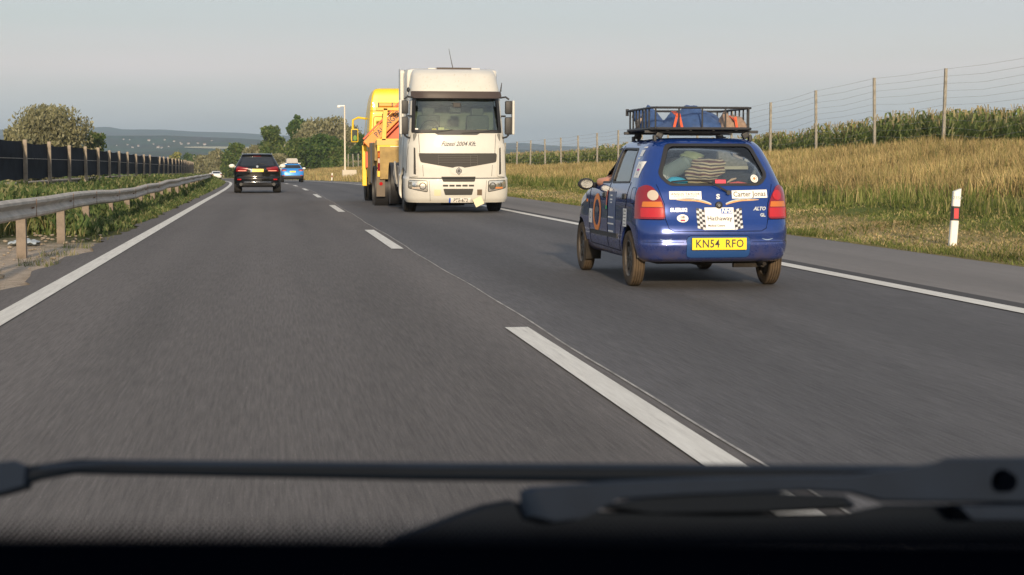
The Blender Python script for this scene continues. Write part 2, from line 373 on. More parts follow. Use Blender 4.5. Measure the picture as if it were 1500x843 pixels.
def strip(name, t0, t1, m, lift, nt_=2, Y=RY, jag=0):
    T = np.linspace(t0, t1, nt_)
    return gridmesh(name, T, Y, lambda TT, YY: zroad(YY) + lift, m)
# wavering asphalt edge on the left
YE = np.concatenate([np.arange(-25, 60, .4), np.arange(60, 521, 4.0)])
js = .07 * np.sin(YE * .9) + .05 * np.sin(YE * 2.3 + 1) + .04 * rng.standard_normal(len(YE))
V = []; UV = []
for i, y in enumerate(YE):
    for t in (-2.50 + js[i], 8.52 + js[-i - 1] * .6): V.append((t + float(shift(y)), y, float(zroad(y)))); UV.append((t, y))
V = np.array(V); k = np.arange(len(YE) - 1) * 2
tag(raw('road', V, np.stack([k, k + 1, k + 3, k + 2], -1), m_road, uv=UV), kind='structure')
tag(strip('road_shoulder', 6.28, 8.50, m_shoulder, .004, 4), kind='structure')
tag(strip('road_edge_strip', 6.05, 6.28, m_edge, .004), kind='structure')
mw = bpy.data.materials.new('road_paint'); mw.use_nodes = True; n, l = nodes_of(mw); p = n['Principled BSDF']
uvn = n.new('ShaderNodeUVMap'); uvn.uv_map = 'uv'
c = ramp(n, l, noise(n, l, uvn.outputs[0], 1, 6, .75, (24, 1.3, 1)), [(.26, (.36, .33, .30)), (.40, (.60, .57, .51)), (.7, (.76, .73, .66))])
l.new(c, p.inputs['Base Color']); p.inputs['Roughness'].default_value = .7; p.inputs['Specular IOR Level'].default_value = .2
tag(strip('road_edge_line', -2.13, -1.94, mw, .008, 3), kind='structure')
tag(strip('road_edge_line', 5.85, 6.05, mw, .008, 3), kind='structure')
# dashes: 6 m on, 11.2 m off as read from the picture
first_far = 11.35
for k in range(-1, 16):
    y1 = first_far + 17.2 * k; y0 = y1 - 6.4
    if k == 0: pass
    Yd = np.linspace(y0, y1, 8)
    nm = 'lane_dash'
    tag(strip(nm, 1.662, 1.830, mw, .008, 3, Yd), kind='structure')
ms = mat('joint_sealant', (.36, .34, .31), .8, spec=.1, var=.4, vscale=3)
YS = np.arange(3, 300, .5); V = []; UV = []
for y in YS:
    c_ = 1.915 + .014 * math.sin(y * .55) + .006 * math.sin(y * 1.7)
    for t in (c_ - .008, c_ + .008): V.append((t + float(shift(y)), y, float(zroad(y)) + .004)); UV.append((t, y))
k = np.arange(len(YS) - 1) * 2
tag(raw('road_joint', V, np.stack([k, k + 1, k + 3, k + 2], -1), ms, uv=UV), kind='structure')

# ------------------------------------------------ hills
def hillmat(name, cols, sc):
    m = bpy.data.materials.new(name); m.use_nodes = True; n, l = nodes_of(m); p = n['Principled BSDF']
    t = n.new('ShaderNodeTexCoord'); c = ramp(n, l, noise(n, l, t.outputs['Object'], sc, 8, .7), cols)
    v = n.new('ShaderNodeTexVoronoi'); v.inputs['Scale'].default_value = sc * 3; l.new(t.outputs['Object'], v.inputs[0])
    c = mixc(n, l, .35, c, v.outputs['Color'], 'SOFT_LIGHT')
    l.new(c, p.inputs['Base Color']); p.inputs['Roughness'].default_value = 1; p.inputs['Specular IOR Level'].default_value = 0
    return m
def pt(px, py, D):
    """world point seen at photo pixel (px,py) at horizontal camera distance D"""
    rx = (px - 750) / F_PX; ry = -(py - 421.5) / F_PX
    d = Vector((rx, ry, -1)); d.rotate(cam.rotation_euler.to_matrix())
    fwd = Vector((math.sin(YAW), math.cos(YAW), 0)); k = D / d.dot(fwd)
    return Vector((0, 0, CAM_H)) + d * k
def ridge(name, D0, D1, prof, base, m, seed):
    """prof: (px, py) skyline seen at distance D1; terrain rises from base at D0"""
    xs = np.arange(-900, 2400, 9.0); py = np.interp(xs, [a for a, b in prof], [b for a, b in prof])
    rr = np.random.default_rng(seed); nzv = np.convolve(rr.standard_normal(len(xs)), np.ones(5) / 5, 'same') * .9
    V = []; rows = 22; nx = len(xs)
    ph = rr.uniform(0, 6, 8)
    for r_ in range(rows + 4):
        f = min(r_ / rows, 1); back = max(0, r_ - rows)
        D = D0 + (D1 - D0) * f + back * (D1 - D0) * .25
        for i, x in enumerate(xs):
            top = pt(x, py[i] + nzv[i] * .5, D1); q = pt(x, 240, D)
            s = f ** 1.35
            z = base + (top.z - base) * s + (math.sin(x * .011 + ph[0] + f * 5) + math.sin(x * .027 + ph[1] - f * 9)) * (top.z - base) * .07 * math.sin(math.pi * f)
            V.append((q.x, q.y, z - back * 12))
    i, j = np.meshgrid(np.arange(nx - 1), np.arange(rows + 3)); a = (j * nx + i).ravel()
    o = raw(name, V, np.stack([a, a + 1, a + nx + 1, a + nx], -1), m, smooth=True); tag(o, kind='structure'); return o
mh1 = hillmat('hill_woods_far', [(.35, (.02, .03, .022)), (.6, (.045, .058, .035))], .002)
mh2 = hillmat('hill_fields_near', [(.35, (.018, .03, .02)), (.5, (.05, .065, .035)), (.62, (.03, .042, .025)), (.72, (.10, .095, .06))], .004)
ridge('hills_far', 3600, 5600, [(-900, 196), (0, 190), (60, 191), (136, 187), (160, 186), (180, 190), (205, 190), (235, 190), (285, 193), (350, 195), (420, 199), (560, 206), (700, 210), (745, 210), (765, 209.5), (800, 213), (860, 216), (940, 221), (2400, 226)], -9, mh1, 1)
hn = ridge('hills_near', 1700, 3200, [(-900, 205), (0, 204), (130, 199), (180, 199), (240, 199), (300, 201), (350, 203), (420, 208), (600, 222), (740, 219), (820, 221), (900, 225), (2400, 230)], -9, mh2, 2)
mfl = mat('stubble_field', (.42, .38, .22), .9, var=.15, vscale=.02)
# pale field on the slope
V = [hn.matrix_world @ Vector(p) for p in []]
bvh = BVHTree.FromPolygons([v.co for v in hn.data.vertices], [tuple(p.vertices) for p in hn.data.polygons])
def onhill(px, py):
    o = Vector((0, 0, CAM_H)); d = (pt(px, py, 1000) - o).normalized(); h = bvh.ray_cast(o, d, 9000); return h[0]
def field(px0, px1, yt, yb, name='field'):
    V = []; nx = 24
    for k in range(3):
        for i in range(nx + 1):
            f = i / nx; x = px0 + (px1 - px0) * f; w_ = math.sin(math.pi * min(max(f, .02), .98)) ** .35
            mid = (yt(x) + yb(x)) / 2; h_ = (yb(x) - yt(x)) / 2 * w_
            y = mid + (1 - k) * h_; q = onhill(x, y)
            if q is None: return
            V.append(q + Vector((0, 0, 1.5)))
    i, j = np.meshgrid(np.arange(nx), np.arange(2)); a = (j * (nx + 1) + i).ravel()
    tag(raw(name, V, np.stack([a, a + 1, a + nx + 2, a + nx + 1], -1), mfl), kind='structure')
field(270, 392, lambda x: 215.8 + (x - 270) * .008, lambda x: 218.6 + (x - 270) * .016)
# village houses on the slope
mwall = mat('house_plaster', (.34, .33, .31), .9); mroof = mat('house_roof_tiles', (.17, .10, .075), .9)
hs = [(181, 205), (190, 205.5), (171, 214), (187, 213), (194, 217), (218, 207), (232, 217), (237, 217.5), (247, 215.5), (255, 208), (264, 210), (266, 212), (276, 211.5), (290, 211), (150, 202), (241, 206), (203, 215), (225, 212), (310, 207), (300, 213)]
hp = None
LBL = 'small pale house among the trees on the far hillside'
for i, (px, py) in enumerate(hs):
    q = onhill(px, py)
    if q is None: continue
    if hp is None:
        hp = empty('village_house', q, .3, LBL, 'house', 'houses on the far hillside')
        MB().box((0, 0, 2.6), (11, 8, 6.4)).build('wall', mwall, hp)
        MB().prism([(-4.6, 5.6), (4.6, 5.6), (0, 8.6)], -6, 6, 'X').build('roof', mroof, hp); cur = hp
    else:
        cur = hp.copy(); COL.objects.link(cur)
        for ch in list(hp.children): c_ = ch.copy(); COL.objects.link(c_); c_.parent = cur
        cur.location = q; cur.rotation_euler = (0, 0, rng.uniform(0, 3))
    s_ = rng.uniform(.2, .45); cur.scale = (s_, s_, s_)
# ------------------------------------------------ haze (air between here and the hills)
hz = MB().box((0, 5500, 120), (23000, 13400, 268)).build('haze', None); tag(hz, kind='stuff')
hm = bpy.data.materials.new('hazy_air'); hm.use_nodes = True; n, l = nodes_of(hm); n.remove(n['Principled BSDF'])
pv = n.new('ShaderNodeVolumePrincipled'); pv.inputs['Density'].default_value = HAZE_D; pv.inputs['Color'].default_value = (.70, .86, 1, 1)
pv.inputs['Anisotropy'].default_value = .2; l.new(pv.outputs[0], n['Material Output'].inputs['Volume']); hz.data.materials.append(hm)

# ------------------------------------------------ leaves, blades
def leaf_quads(P, size, up=.0, aspect=1.0, r=None):
    """one quad per point, random orientation; up>0 makes them lean upright"""
    r = r or rng; n_ = len(P); a = r.standard_normal((n_, 3)); a[:, 2] = np.abs(a[:, 2]) + up * 3; a /= np.linalg.norm(a, axis=1)[:, None]
    b = np.cross(a, r.standard_normal((n_, 3))); b /= np.linalg.norm(b, axis=1)[:, None] + 1e-9
    s = (np.asarray(size) * r.uniform(.6, 1.3, n_))[:, None]; a = a * s * aspect * .5; b = b * s * .5 / aspect
    V = np.stack([P - a, P + b * .9 - a * .1, P + a, P - b * .9 - a * .1], 1).reshape(-1, 3)
    return V, np.arange(len(V)).reshape(-1, 4)
def blades(P, h, wd, lean=.3, r=None, droop=.25):
    """curved grass blades, 2 quads each as 6 verts"""
    r = r or rng; n_ = len(P); t = r.uniform(0, 2 * np.pi, n_); d = np.stack([np.cos(t), np.sin(t), np.zeros(n_)], -1)
    t2 = r.uniform(0, 2 * np.pi, n_); L = np.stack([np.cos(t2), np.sin(t2), np.zeros(n_)], -1) * (np.abs(r.normal(0, lean, n_)) * h)[:, None]
    h = np.asarray(h)[:, None] * np.array([[0, 0, 1.]]); wv = d * (np.asarray(wd) * .5)[:, None]
    m1 = P + h * .55 + L * .35; tp = P + h * (1 - droop * .2) + L
    V = np.stack([P - wv, P + wv, m1 + wv * .75, m1 - wv * .75, tp + wv * .15, tp - wv * .15], 1).reshape(-1, 3)
    k = np.arange(n_)[:, None] * 6; F_ = np.concatenate([k + np.array([[0, 1, 2, 3]]), k + np.array([[3, 2, 4, 5]])], 0)
    return V, F_
def scatter(n_, t0, t1, y0, y1, power=1.0, r=None):
    """more points near the camera: density ~ 1/Y^power"""
    r = r or rng; u = r.uniform(0, 1, n_); a = 1 - power
    Y = y0 * (y1 / y0) ** u if abs(a) < 1e-6 else (y0**a + u * (y1**a - y0**a)) ** (1 / a)
    return r.uniform(t0, t1, n_), Y
def on_ground(t, Y): return np.stack([t + shift(Y), Y, height(t, Y) - .02], -1)
def fbm(x, y, s):
    return (np.sin(x * s + 1.3 * np.sin(y * s * .7)) + np.sin(y * s * 1.1 + 2 + 1.7 * np.sin(x * s * .6 + 1)) + .6 * np.sin((x + y) * s * 2.3 + 4)) / 2.6

m_dry = foliage('dry_grass_blades', [(0, (.24, .18, .08)), (.3, (.42, .32, .15)), (.6, (.54, .42, .21)), (.8, (.33, .28, .11)), (1, (.19, .21, .08))], .35)
m_green = foliage('mown_grass_blades', [(0, (.08, .11, .03)), (.5, (.14, .17, .05)), (.8, (.21, .21, .08)), (1, (.38, .31, .15))], .3)
m_straw = foliage('cut_straw', [(0, (.33, .25, .12)), (.5, (.52, .41, .23)), (1, (.17, .16, .06))], .2)
m_weed = foliage('verge_weeds_leaves', [(0, (.05, .085, .035)), (.4, (.085, .125, .045)), (.75, (.14, .17, .07)), (1, (.26, .25, .13))], .3)

# tall dry grass on the right bank
t, Y = scatter(150000, 13.0, 21.8, 22, 270, 1.35)
keep = (t > 13.0 + 1.1 * fbm(t * .2, Y, .5) + .4) ; t = t[keep]; Y = Y[keep]
hgt = (.30 + .18 * fbm(t, Y, .8) ** 2 + rng.uniform(-.12, .26, len(t))) * np.clip((t - 12.2) / 2, .35, 1)
V, Fq = blades(on_ground(t, Y), np.maximum(hgt, .12), .012 + .00035 * Y, .38)
tag(raw('tall_dry_grass', V, Fq, m_dry), kind='stuff')
# greener growth low in the tall grass, more of it far along the bank
t, Y = scatter(60000, 11.8, 21, 22, 270, 1.0)
keep = rng.uniform(0, 1, len(t)) < np.clip((Y - 40) / 90, .12, .9) * (1.1 - (t - 11.8) / 12) + .35 * (t < 13.6); t = t[keep]; Y = Y[keep]
V, Fq = blades(on_ground(t, Y), rng.uniform(.15, .5, len(t)), .014 + .0004 * Y, .4)
tag(raw('green_bank_grass', V, Fq, m_green), kind='stuff')
# mown strip with cut straw lying on it
t, Y = scatter(110000, 8.5, 13.6, 14, 260, 1.3)
keep = t > 8.62 + .1 * fbm(t, Y, 2.1); t = t[keep]; Y = Y[keep]
band = np.abs(t - 10.0 - .35 * fbm(t * .1, Y, .3)) < .75 + .35 * fbm(t, Y, 1.3)
isst = rng.uniform(0, 1, len(t)) < np.where(band, .8, .12)
V, Fq = blades(on_ground(t[~isst], Y[~isst]), rng.uniform(.03, .10, (~isst).sum()) + .04 * (fbm(t[~isst], Y[~isst], .9) > .4), .010 + .0004 * Y[~isst], .7)
tag(raw('mown_grass', V, Fq, m_green), kind='stuff')
V, Fq = blades(on_ground(t[isst], Y[isst]), rng.uniform(.02, .07, isst.sum()), .012 + .0004 * Y[isst], 1.8)
tag(raw('cut_straw', V, Fq, m_straw), kind='stuff')
# weeds on the left verge
t, Y = scatter(190000, -7.6, -2.5, 19, 290, 1.25)
edge = -2.95 + .42 * np.clip((Y - 24) / 12, 0, 1) + .16 * fbm(t, Y, 1.7)
dens = np.where(Y < 27 + 1.5 * fbm(t, Y, 1.1), (t < -4.4) * 1.0, (t < edge) * 1.0)
keep = rng.uniform(0, 1, len(t)) < dens * (.72 + .4 * fbm(t, Y, 1.2)); t = t[keep]; Y = Y[keep]
tall = np.clip((-t - 2.45) / 1.0, .12, 1) * (.50 + .2 * fbm(t, Y, .9)) + .32 * np.exp(-((t + 5.4)**2) / .8 - ((Y - 31) / 6)**2)
P = on_ground(t, Y); P[:, 2] += np.maximum(tall, .05) * rng.uniform(0, 1, len(t)) ** .7
V, Fq = leaf_quads(P, .06 + .0011 * Y, .35, 1.5); 
tag(raw('verge_weeds', V, Fq, m_weed), kind='stuff')
t, Y = scatter(60000, -7.8, -2.5, 19, 290, 1.2)
edge = -2.95 + .42 * np.clip((Y - 24) / 12, 0, 1) + .16 * fbm(t, Y, 1.7)
dens = np.where(Y < 27 + 1.5 * fbm(t, Y, 1.1), (t < -4.3) | (fbm(t, Y, 3.3) > .97), (t < edge))
keep = dens.astype(bool); t = t[keep]; Y = Y[keep]
V, Fq = blades(on_ground(t, Y), rng.uniform(.08, .62, len(t)) * np.clip((-t - 2.4) / 1.5, .25, 1), .010 + .0003 * Y, .45)
m_vg = foliage('verge_grass_blades', [(0, (.07, .10, .03)), (.5, (.13, .16, .05)), (.8, (.22, .20, .09)), (1, (.34, .28, .15))], .3)
tag(raw('verge_grass', V, Fq, m_vg), kind='stuff')
# sparse grass tufts at the ragged asphalt edge
t, Y = scatter(5200, -2.95, -2.46, 13, 40, 1.0); keep = fbm(t * .6, Y, 2.7) > .6; t = t[keep]; Y = Y[keep]
V, Fq = blades(on_ground(t, Y), rng.uniform(.03, .16, len(t)), np.full(len(t), .008), .6); tag(raw('edge_tufts', V, Fq, m_vg), kind='stuff')
# pebbles and clods on the bare patch
PB = MB(); 
for i in range(260):
    t_ = rng.uniform(-4.8, -2.6); y_ = rng.uniform(14, 28); r_ = rng.uniform(.008, .035)
    PB.sph((t_, y_, r_ * .3), (r_ * 1.3, r_, r_ * .6), 6, 4)
tag(PB.build('gravel', mat('pebbles', (.29, .24, .18), .9, var=.4, vscale=20), smooth=60), kind='stuff')
# a crumpled grey cloth lies by the guardrail post
cl = MB(); nx, ny = 16, 10
for j in range(ny):
    for i in range(nx):
        x = -3.75 + .42 * i / nx; y = 24.0 + .55 * j / ny; cl.v.append((x, y, .012 + .05 * abs(math.sin(i * .9 + j * .4)) * math.sin(math.pi * (i + .5) / nx) + .03 * abs(math.sin(j * 1.3))))
cl.f = [(j*nx+i, j*nx+i+1, (j+1)*nx+i+1, (j+1)*nx+i) for j in range(ny-1) for i in range(nx-1)]
o = cl.build('cloth', mat('grey_cloth', (.42, .47, .5), .8), smooth=60); tag(o, 'crumpled pale grey cloth lying on the gravel behind the guardrail post', 'cloth')

# ------------------------------------------------ corn field
def corn():
    r = np.random.default_rng(3); PV = []; PF = []; k0 = 0; TV = []; TF = []; tk = 0
    # prototypes
    protos = []
    for s in range(6):
        V = []; F_ = []
        def q(a, b, wa, wb):
            a = np.array(a); b = np.array(b); k = len(V); d = (b - a); sd = np.cross(d, [0, 0, 1]); sd = sd / (np.linalg.norm(sd) + 1e-6) if np.linalg.norm(sd) > 1e-3 else np.array([1., 0, 0])
            V.extend([a - sd * wa, a + sd * wa, b + sd * wb, b - sd * wb]); F_.append((k, k + 1, k + 2, k + 3))
        q(np.array([0, 0, 0.]), np.array([.02, 0, 2.0]), .018, .012)
        k = len(V); V.extend([np.array([0, -.018, 0]), np.array([0, .018, 0]), np.array([.02, .012, 2.0]), np.array([.02, -.012, 2.0])]); F_.append((k, k+1, k+2, k+3))
        for j in range(10):
            z = .5 + j * .16; a = j * math.pi + r.uniform(-.5, .5) + s; L = r.uniform(.45, .75) * (1 - .03 * j); d = np.array([math.cos(a), math.sin(a), 0])
            p0 = np.array([0, 0, z]); p1 = p0 + d * L * .35 + [0, 0, .26]; p2 = p0 + d * L * .75 + [0, 0, .22]; p3 = p0 + d * L + [0, 0, -.05]
            q(p0, p1, .03, .045); q(p1, p2, .045, .035); q(p2, p3, .035, .004)
        V2 = []; F2 = []
        for j in range(4):
            a = r.uniform(0, 6.3); d = np.array([math.cos(a), math.sin(a), 0]) * (0 if j == 0 else .12); k = len(V2); sd = np.array([-math.sin(a), math.cos(a), 0]) * .012
            b0 = np.array([.02, 0, 1.98]); b1 = b0 + d + [0, 0, .30]; V2.extend([b0 - sd, b0 + sd, b1 + sd, b1 - sd]); F2.append((k, k+1, k+2, k+3))
        protos.append((np.array(V), np.array(F_), np.array(V2), np.array(F2)))
    for row in range(16):
        t = 24.2 + row * .72; y = 34.0 if row < 6 else 40
        while y < 300:
            step = .24 + .0012 * y; y += step * r.uniform(.8, 1.2)
            V, F_, V2, F2 = protos[r.integers(6)]; a = r.uniform(0, 6.3); c, s_ = math.cos(a), math.sin(a); sc = r.uniform(.86, 1.1) * (1 + .05 * math.sin(y * .13))
            Rm = np.array([[c, -s_, 0], [s_, c, 0], [0, 0, 1]]) * sc; wd = 1 + y * .004
            x = t + r.uniform(-.08, .08); o = np.array([x + float(shift(y)), y, float(height(x, y)) - .03])
            PV.append((V * [wd, wd, 1]) @ Rm.T + o); PF.append(F_ + k0); k0 += len(V)
            TV.append((V2 * [wd, wd, 1]) @ Rm.T + o); TF.append(F2 + tk); tk += len(V2)
    o = raw('corn_field', np.concatenate(PV), np.concatenate(PF), foliage('corn_leaves', [(0, (.14, .19, .06)), (.5, (.22, .27, .09)), (.85, (.31, .33, .14)), (1, (.40, .36, .2))], .45)); tag(o, kind='stuff')
    o = raw('corn_tassels', np.concatenate(TV), np.concatenate(TF), foliage('corn_tassel', [(0, (.30, .24, .12)), (1, (.42, .35, .2))], .3)); tag(o, kind='stuff')
corn()

# ------------------------------------------------ guardrail
m_galv = mat('weathered_galvanised', (.44, .39, .33), .7, .0, var=.22, vscale=3, bump=.15, bscale=8)
m_rpost = mat('guardrail_post_steel', (.19, .155, .125), .85, .0, var=.3, vscale=5)
m_rust = mat('rust_streak', (.20, .12, .07), .9, var=.3, vscale=20)
m_refl = mat('red_reflector', (.55, .02, .03), .2, coat=.5)
m_brown = mat('rusty_brown_steel', (.27, .16, .085), .8, .1, var=.25, vscale=4)
def wbeam_profile():
    # (depth towards the road, z from rail centre) of a W section
    P = [(0, .155), (.035, .150), (.078, .115), (.080, .075), (.030, .030), (.012, .0), (.030, -.030), (.080, -.075), (.078, -.115), (.035, -.150), (0, -.155)]
    P = [(a, b * .82) for a, b in P]; Q = [(a - .006, b * .97) for a, b in P]; return P + Q[::-1]
def guardrail(name, label, tf, zc, ys, post_w, postfn, face, m_post):
    g = empty(name, (float(tf(ys[0]) + shift(ys[0])), ys[0], float(zroad(ys[0]))), 0, label, 'guardrail'); O = g.location.copy()
    prof = wbeam_profile(); V = []; n_ = len(prof)
    for y in ys:
        x = float(tf(y) + shift(y)); z = float(zroad(y) + zc(y))
        for a, b in prof: V.append((x + face * a - O.x, y - O.y, z + b - O.z))
    F_ = [(i * n_ + j, i * n_ + (j + 1) % n_, (i + 1) * n_ + (j + 1) % n_, (i + 1) * n_ + j) for i in range(len(ys) - 1) for j in range(n_)]
    mb = MB(); mb.v = V; mb.f = F_; mb.build('rail', m_galv, g, smooth=25)
    for y in postfn:
        x = float(tf(y) + shift(y)) - face * (.045 + post_w / 2); z = float(zroad(y) + zc(y)); zb = float(zroad(y)) - .3
        mb = MB().box((0, 0, (z + .10 - zb) / 2), (post_w, post_w * .9, z + .10 - zb), bev=.006).box((face * (post_w / 2 + .02), 0, z - zb), (.045, .09, .16))
        mb.build('post', m_post, g, loc=(x - O.x, y - O.y, zb - O.z))
    if face > 0 and post_w < .2:
        for y in postfn[:9]:
            x = float(tf(y) + shift(y)); z = float(zroad(y) + zc(y)); q = MB().box((.088, 0, .0), (.006, .012, .23)); 
            for k in (-.06, .06): q.sph((.045, k, .0), (.012, .012, .012), 8, 6)
            q.build('splice_bolts', m_rust, g, loc=(x - O.x, y - O.y, z - O.z))
    return g, O
ys = np.concatenate([np.arange(11, 60, .4), np.arange(60, 262, 2.0)])
def zrail(y):
    z = .565 + .03 * np.exp(-((y - 21) / 3.2)**2) - .035 * math.tanh((y - 31) / 1.2) * (1 if y < 40 else max(0, 1 - (y - 40) / 12)) + .012 * math.sin(y * .8)
    return z
tr_ = lambda y: -3.02 - .5 * min(max((y - 55) / 70, 0), 1) + .02 * math.sin(y * .6) - .03 * math.exp(-((y - 30) / 3)**2)
g1, O1 = guardrail('guardrail', 'grey steel guardrail along the left edge of the road, slightly dented', tr_, zrail, ys, .12, np.arange(13.4, 262, 3.85), 1, m_rpost)
for y in (18.1, 118):
    MB().box((tr_(y) + float(shift(y)) + .1 - O1.x, y - O1.y, zrail(y) + float(zroad(y)) + .01 - O1.z), (.02, .05 + (y > 50) * .1, .16 + (y > 50) * .05), bev=.004).build('reflector', m_refl, g1)
# far side guardrail under the screen fence
tf_fence = lambda y: float(np.interp(y, [0, 100, 180, 300], [-6.85, -6.8, -5.2, -4.9]))
fence_py = [11.6, 55, 88, 115, 137.5, 155, 171, 185, 198, 211, 223.6, 233.6, 245, 252]
fy = [33.4, 37.8] + [6.8 * 1.0 * F_PX / (394 - p) / 1.0 for p in fence_py]
fy += list(np.arange(fy[-1] + 5, 232, 5.4))
guardrail('guardrail', 'far guardrail with short brown posts at the foot of the dark screen fence', lambda y: tf_fence(y) - .45, lambda y: .52, np.concatenate([np.arange(28, 60, 2.0), np.arange(60, 240, 4.0)]), .24, [y + .3 for y in fy], 1, m_brown)
# ------------------------------------------------ dark screen fence
m_wood = mat('weathered_wood_post', (.27, .23, .185), .85, var=.25, vscale=6)
m_net = mat('dark_shade_cloth', (.012, .015, .022), .9, spec=.15, var=.3, vscale=2, bump=.5, bscale=14)
ft = lambda y: float(np.interp(y, [33, 42, 63, 82, 95, 112, 180, 240], [1.87, 1.83, 1.78, 1.69, 1.66, 1.62, 1.32, 1.15]))
fb = lambda y: float(np.interp(y, [33, 42, 72, 112, 180, 240], [.72, .74, .72, .50, .16, -.1]))
fx = lambda y: tf_fence(y) + float(shift(y))
fen = empty('screen_fence', (fx(fy[0]), fy[0], 0), 0, 'long dark cloth screen fence on pale posts beyond the guardrail', 'fence'); OF = fen.location.copy()
for i, y in enumerate(fy):
    lean = [0, .05, -.04, .02][i % 4] * .6 + (.35 if i == 14 else 0); zb = float(zroad(y)) - .2; tp = ft(y) + .04 + .03 * math.sin(i * 2.1)
    MB().box((0, 0, (tp - zb) / 2), (.11, .11, tp - zb), Matrix.Rotation(lean * .3, 4, 'Y'), bev=.01).build('post', m_wood, fen, loc=(fx(y) - OF.x, y - OF.y, zb - OF.z))
    if i:
        y0, y1 = fy[i - 1], y; V = []; nx, nz_ = 10, 8
        for b in range(nz_ + 1):
            for a in range(nx + 1):
                f = a / nx; yy = y0 + (y1 - y0) * f; sag = .05 * math.sin(math.pi * f) * (1 + .4 * math.sin(i * 1.7)); top = ft(yy) - sag; bot = fb(yy) + .02 * math.sin(a + i)
                V.append((fx(yy) - .07 + .03 * math.sin(math.pi * f) * math.sin(b * .8 + i) - .012 * math.sin(a * 2.2 + b * .5) - OF.x, yy - OF.y, bot + (top - bot) * b / nz_ - OF.z))
        F_ = [(b*(nx+1)+a, b*(nx+1)+a+1, (b+1)*(nx+1)+a+1, (b+1)*(nx+1)+a) for b in range(nz_) for a in range(nx)]
        mb = MB(); mb.v = V; mb.f = F_; po = mb.build('screen_panel', m_net, fen, smooth=60, fix=False)
        MB().tube([(fx(y0) - .04 - OF.x, y0 - OF.y, (ft(y0) + fb(y0)) / 2 + .05 - OF.z), (fx(y1) - .04 - OF.x, y1 - OF.y, (ft(y1) + fb(y1)) / 2 + .05 - OF.z)], .006 + .00005 * y0, 5).build('wire', m_galv, po)

# ------------------------------------------------ wire fence in front of the corn
m_conc = mat('weathered_fence_post', (.27, .25, .21), .85, var=.25, vscale=6)
m_wire = mat('fence_wire', (.34, .33, .31), .6, .1)
wy = [47.1, 53.1, 59.2, 65.5, 71.4] + list(np.arange(77.3, 272, 5.95)); t_w = 22.0; wx = lambda y: t_w + float(shift(y))
# world Y from camera depth: the fence stands at depth Ycos+Xsin
wyw = [(d - t_w * math.sin(YAW)) / math.cos(YAW) for d in wy]
wyw = [wyw[0] - 12.2, wyw[0] - 6.1] + wyw
wt = lambda y: float(np.interp(y, [40, 50, 56, 62, 68, 97, 115, 150, 255], [4.30, 4.30, 4.33, 4.19, 3.9, 3.3, 3.1, 3.0, 2.75]))
wf = empty('wire_fence', (wx(wyw[0]), wyw[0], 0), 0, 'wire fence on thin concrete posts between grassy bank and cornfield', 'fence'); OW = wf.location.copy()
for i, y in enumerate(wyw):
    zb = float(height(t_w, y)) - .3; tp = wt(y); th = .075 + .0003 * y; lean = rng.normal(0, .015) + (.06 if i == 18 else 0)
    MB().box((0, 0, (tp - zb) / 2), (th, th, tp - zb), Matrix.Rotation(lean, 4, 'Y'), bev=.008).build('post', m_conc, wf, loc=(wx(y) - OW.x, y - OW.y, zb - OW.z))
for k in range(10):
    pts = []
    for i in range(len(wyw) - 1):
        for f in (0, .5):
            y = wyw[i] + (wyw[i+1] - wyw[i]) * f; zt = wt(y); zz = zt - .03 - .235 * k - (.035 + .012 * k) * math.sin(math.pi * f) * (1 + .5 * math.sin(i * 3 + k)); pts.append((wx(y) - .05 - OW.x, y - OW.y, zz))
    MB().tube(pts, [.0028 + .000028 * (p[1] + OW.y) for p in pts], 4).build('wire', m_wire, wf, fix=False)

# ------------------------------------------------ delineator posts
m_white = mat('white_plastic', (.78, .76, .70), .5, var=.08, vscale=4); m_black = mat('black_plastic', (.02, .02, .022), .5); m_red = mat('red_reflector_face', (.60, .06, .07), .3)
m_txt = mat('faint_grey_print', (.32, .34, .32), .6)
def delineator(loc, label, rz=0, tilt=0, near=True):
    d = empty('delineator_post', loc, rz, label, 'marker post', 'roadside marker posts'); d.scale = (.92, .92, .84)
    out = [(-.06, -.03), (-.045, -.05), (.045, -.05), (.06, -.03), (.05, .05), (-.05, .05)]
    mb = MB(); mb.prism(out, -.15, .93, 'Z')
    for i in range(6, 12):
        x, y, z = mb.v[i]; mb.v[i] = (x, y, .93 + (x * .5))
    M = Matrix.Rotation(tilt, 4, 'Y'); mb.v = [tuple(M @ Vector(v)) for v in mb.v]
    mb.build('body', m_white, d, smooth=30)
    b = MB().prism([(a * 1.04, c * 1.04) for a, c in out], .42, .66, 'Z'); b.v = [tuple(M @ Vector(v)) for v in b.v]; bo = b.build('band', m_black, d, smooth=30)
    MB().box(tuple(M @ Vector((0, -.056, .54))), (.07, .008, .17), bev=.003).build('reflector', m_red, bo)
    if near:
        v, f = textmesh('2350', .075, 0); mb = MB()
        mb.add([tuple(M @ Vector((a, -.0535, .80 + b_))) for a, b_ in v], f); mb.build('lettering', m_txt, d, fix=False)
    return d
D1 = pt(1395, 358, 22.6); delineator((D1.x, D1.y, float(gz(D1.x, D1.y))), 'near white marker post with black band and red reflector on the mown grass', -.05, .06)
D2 = pt(486, 262, 166); delineator((D2.x, D2.y, float(gz(D2.x, D2.y)) + .05), 'distant white marker post by the road bend beside the bushes', 0, .05, False)
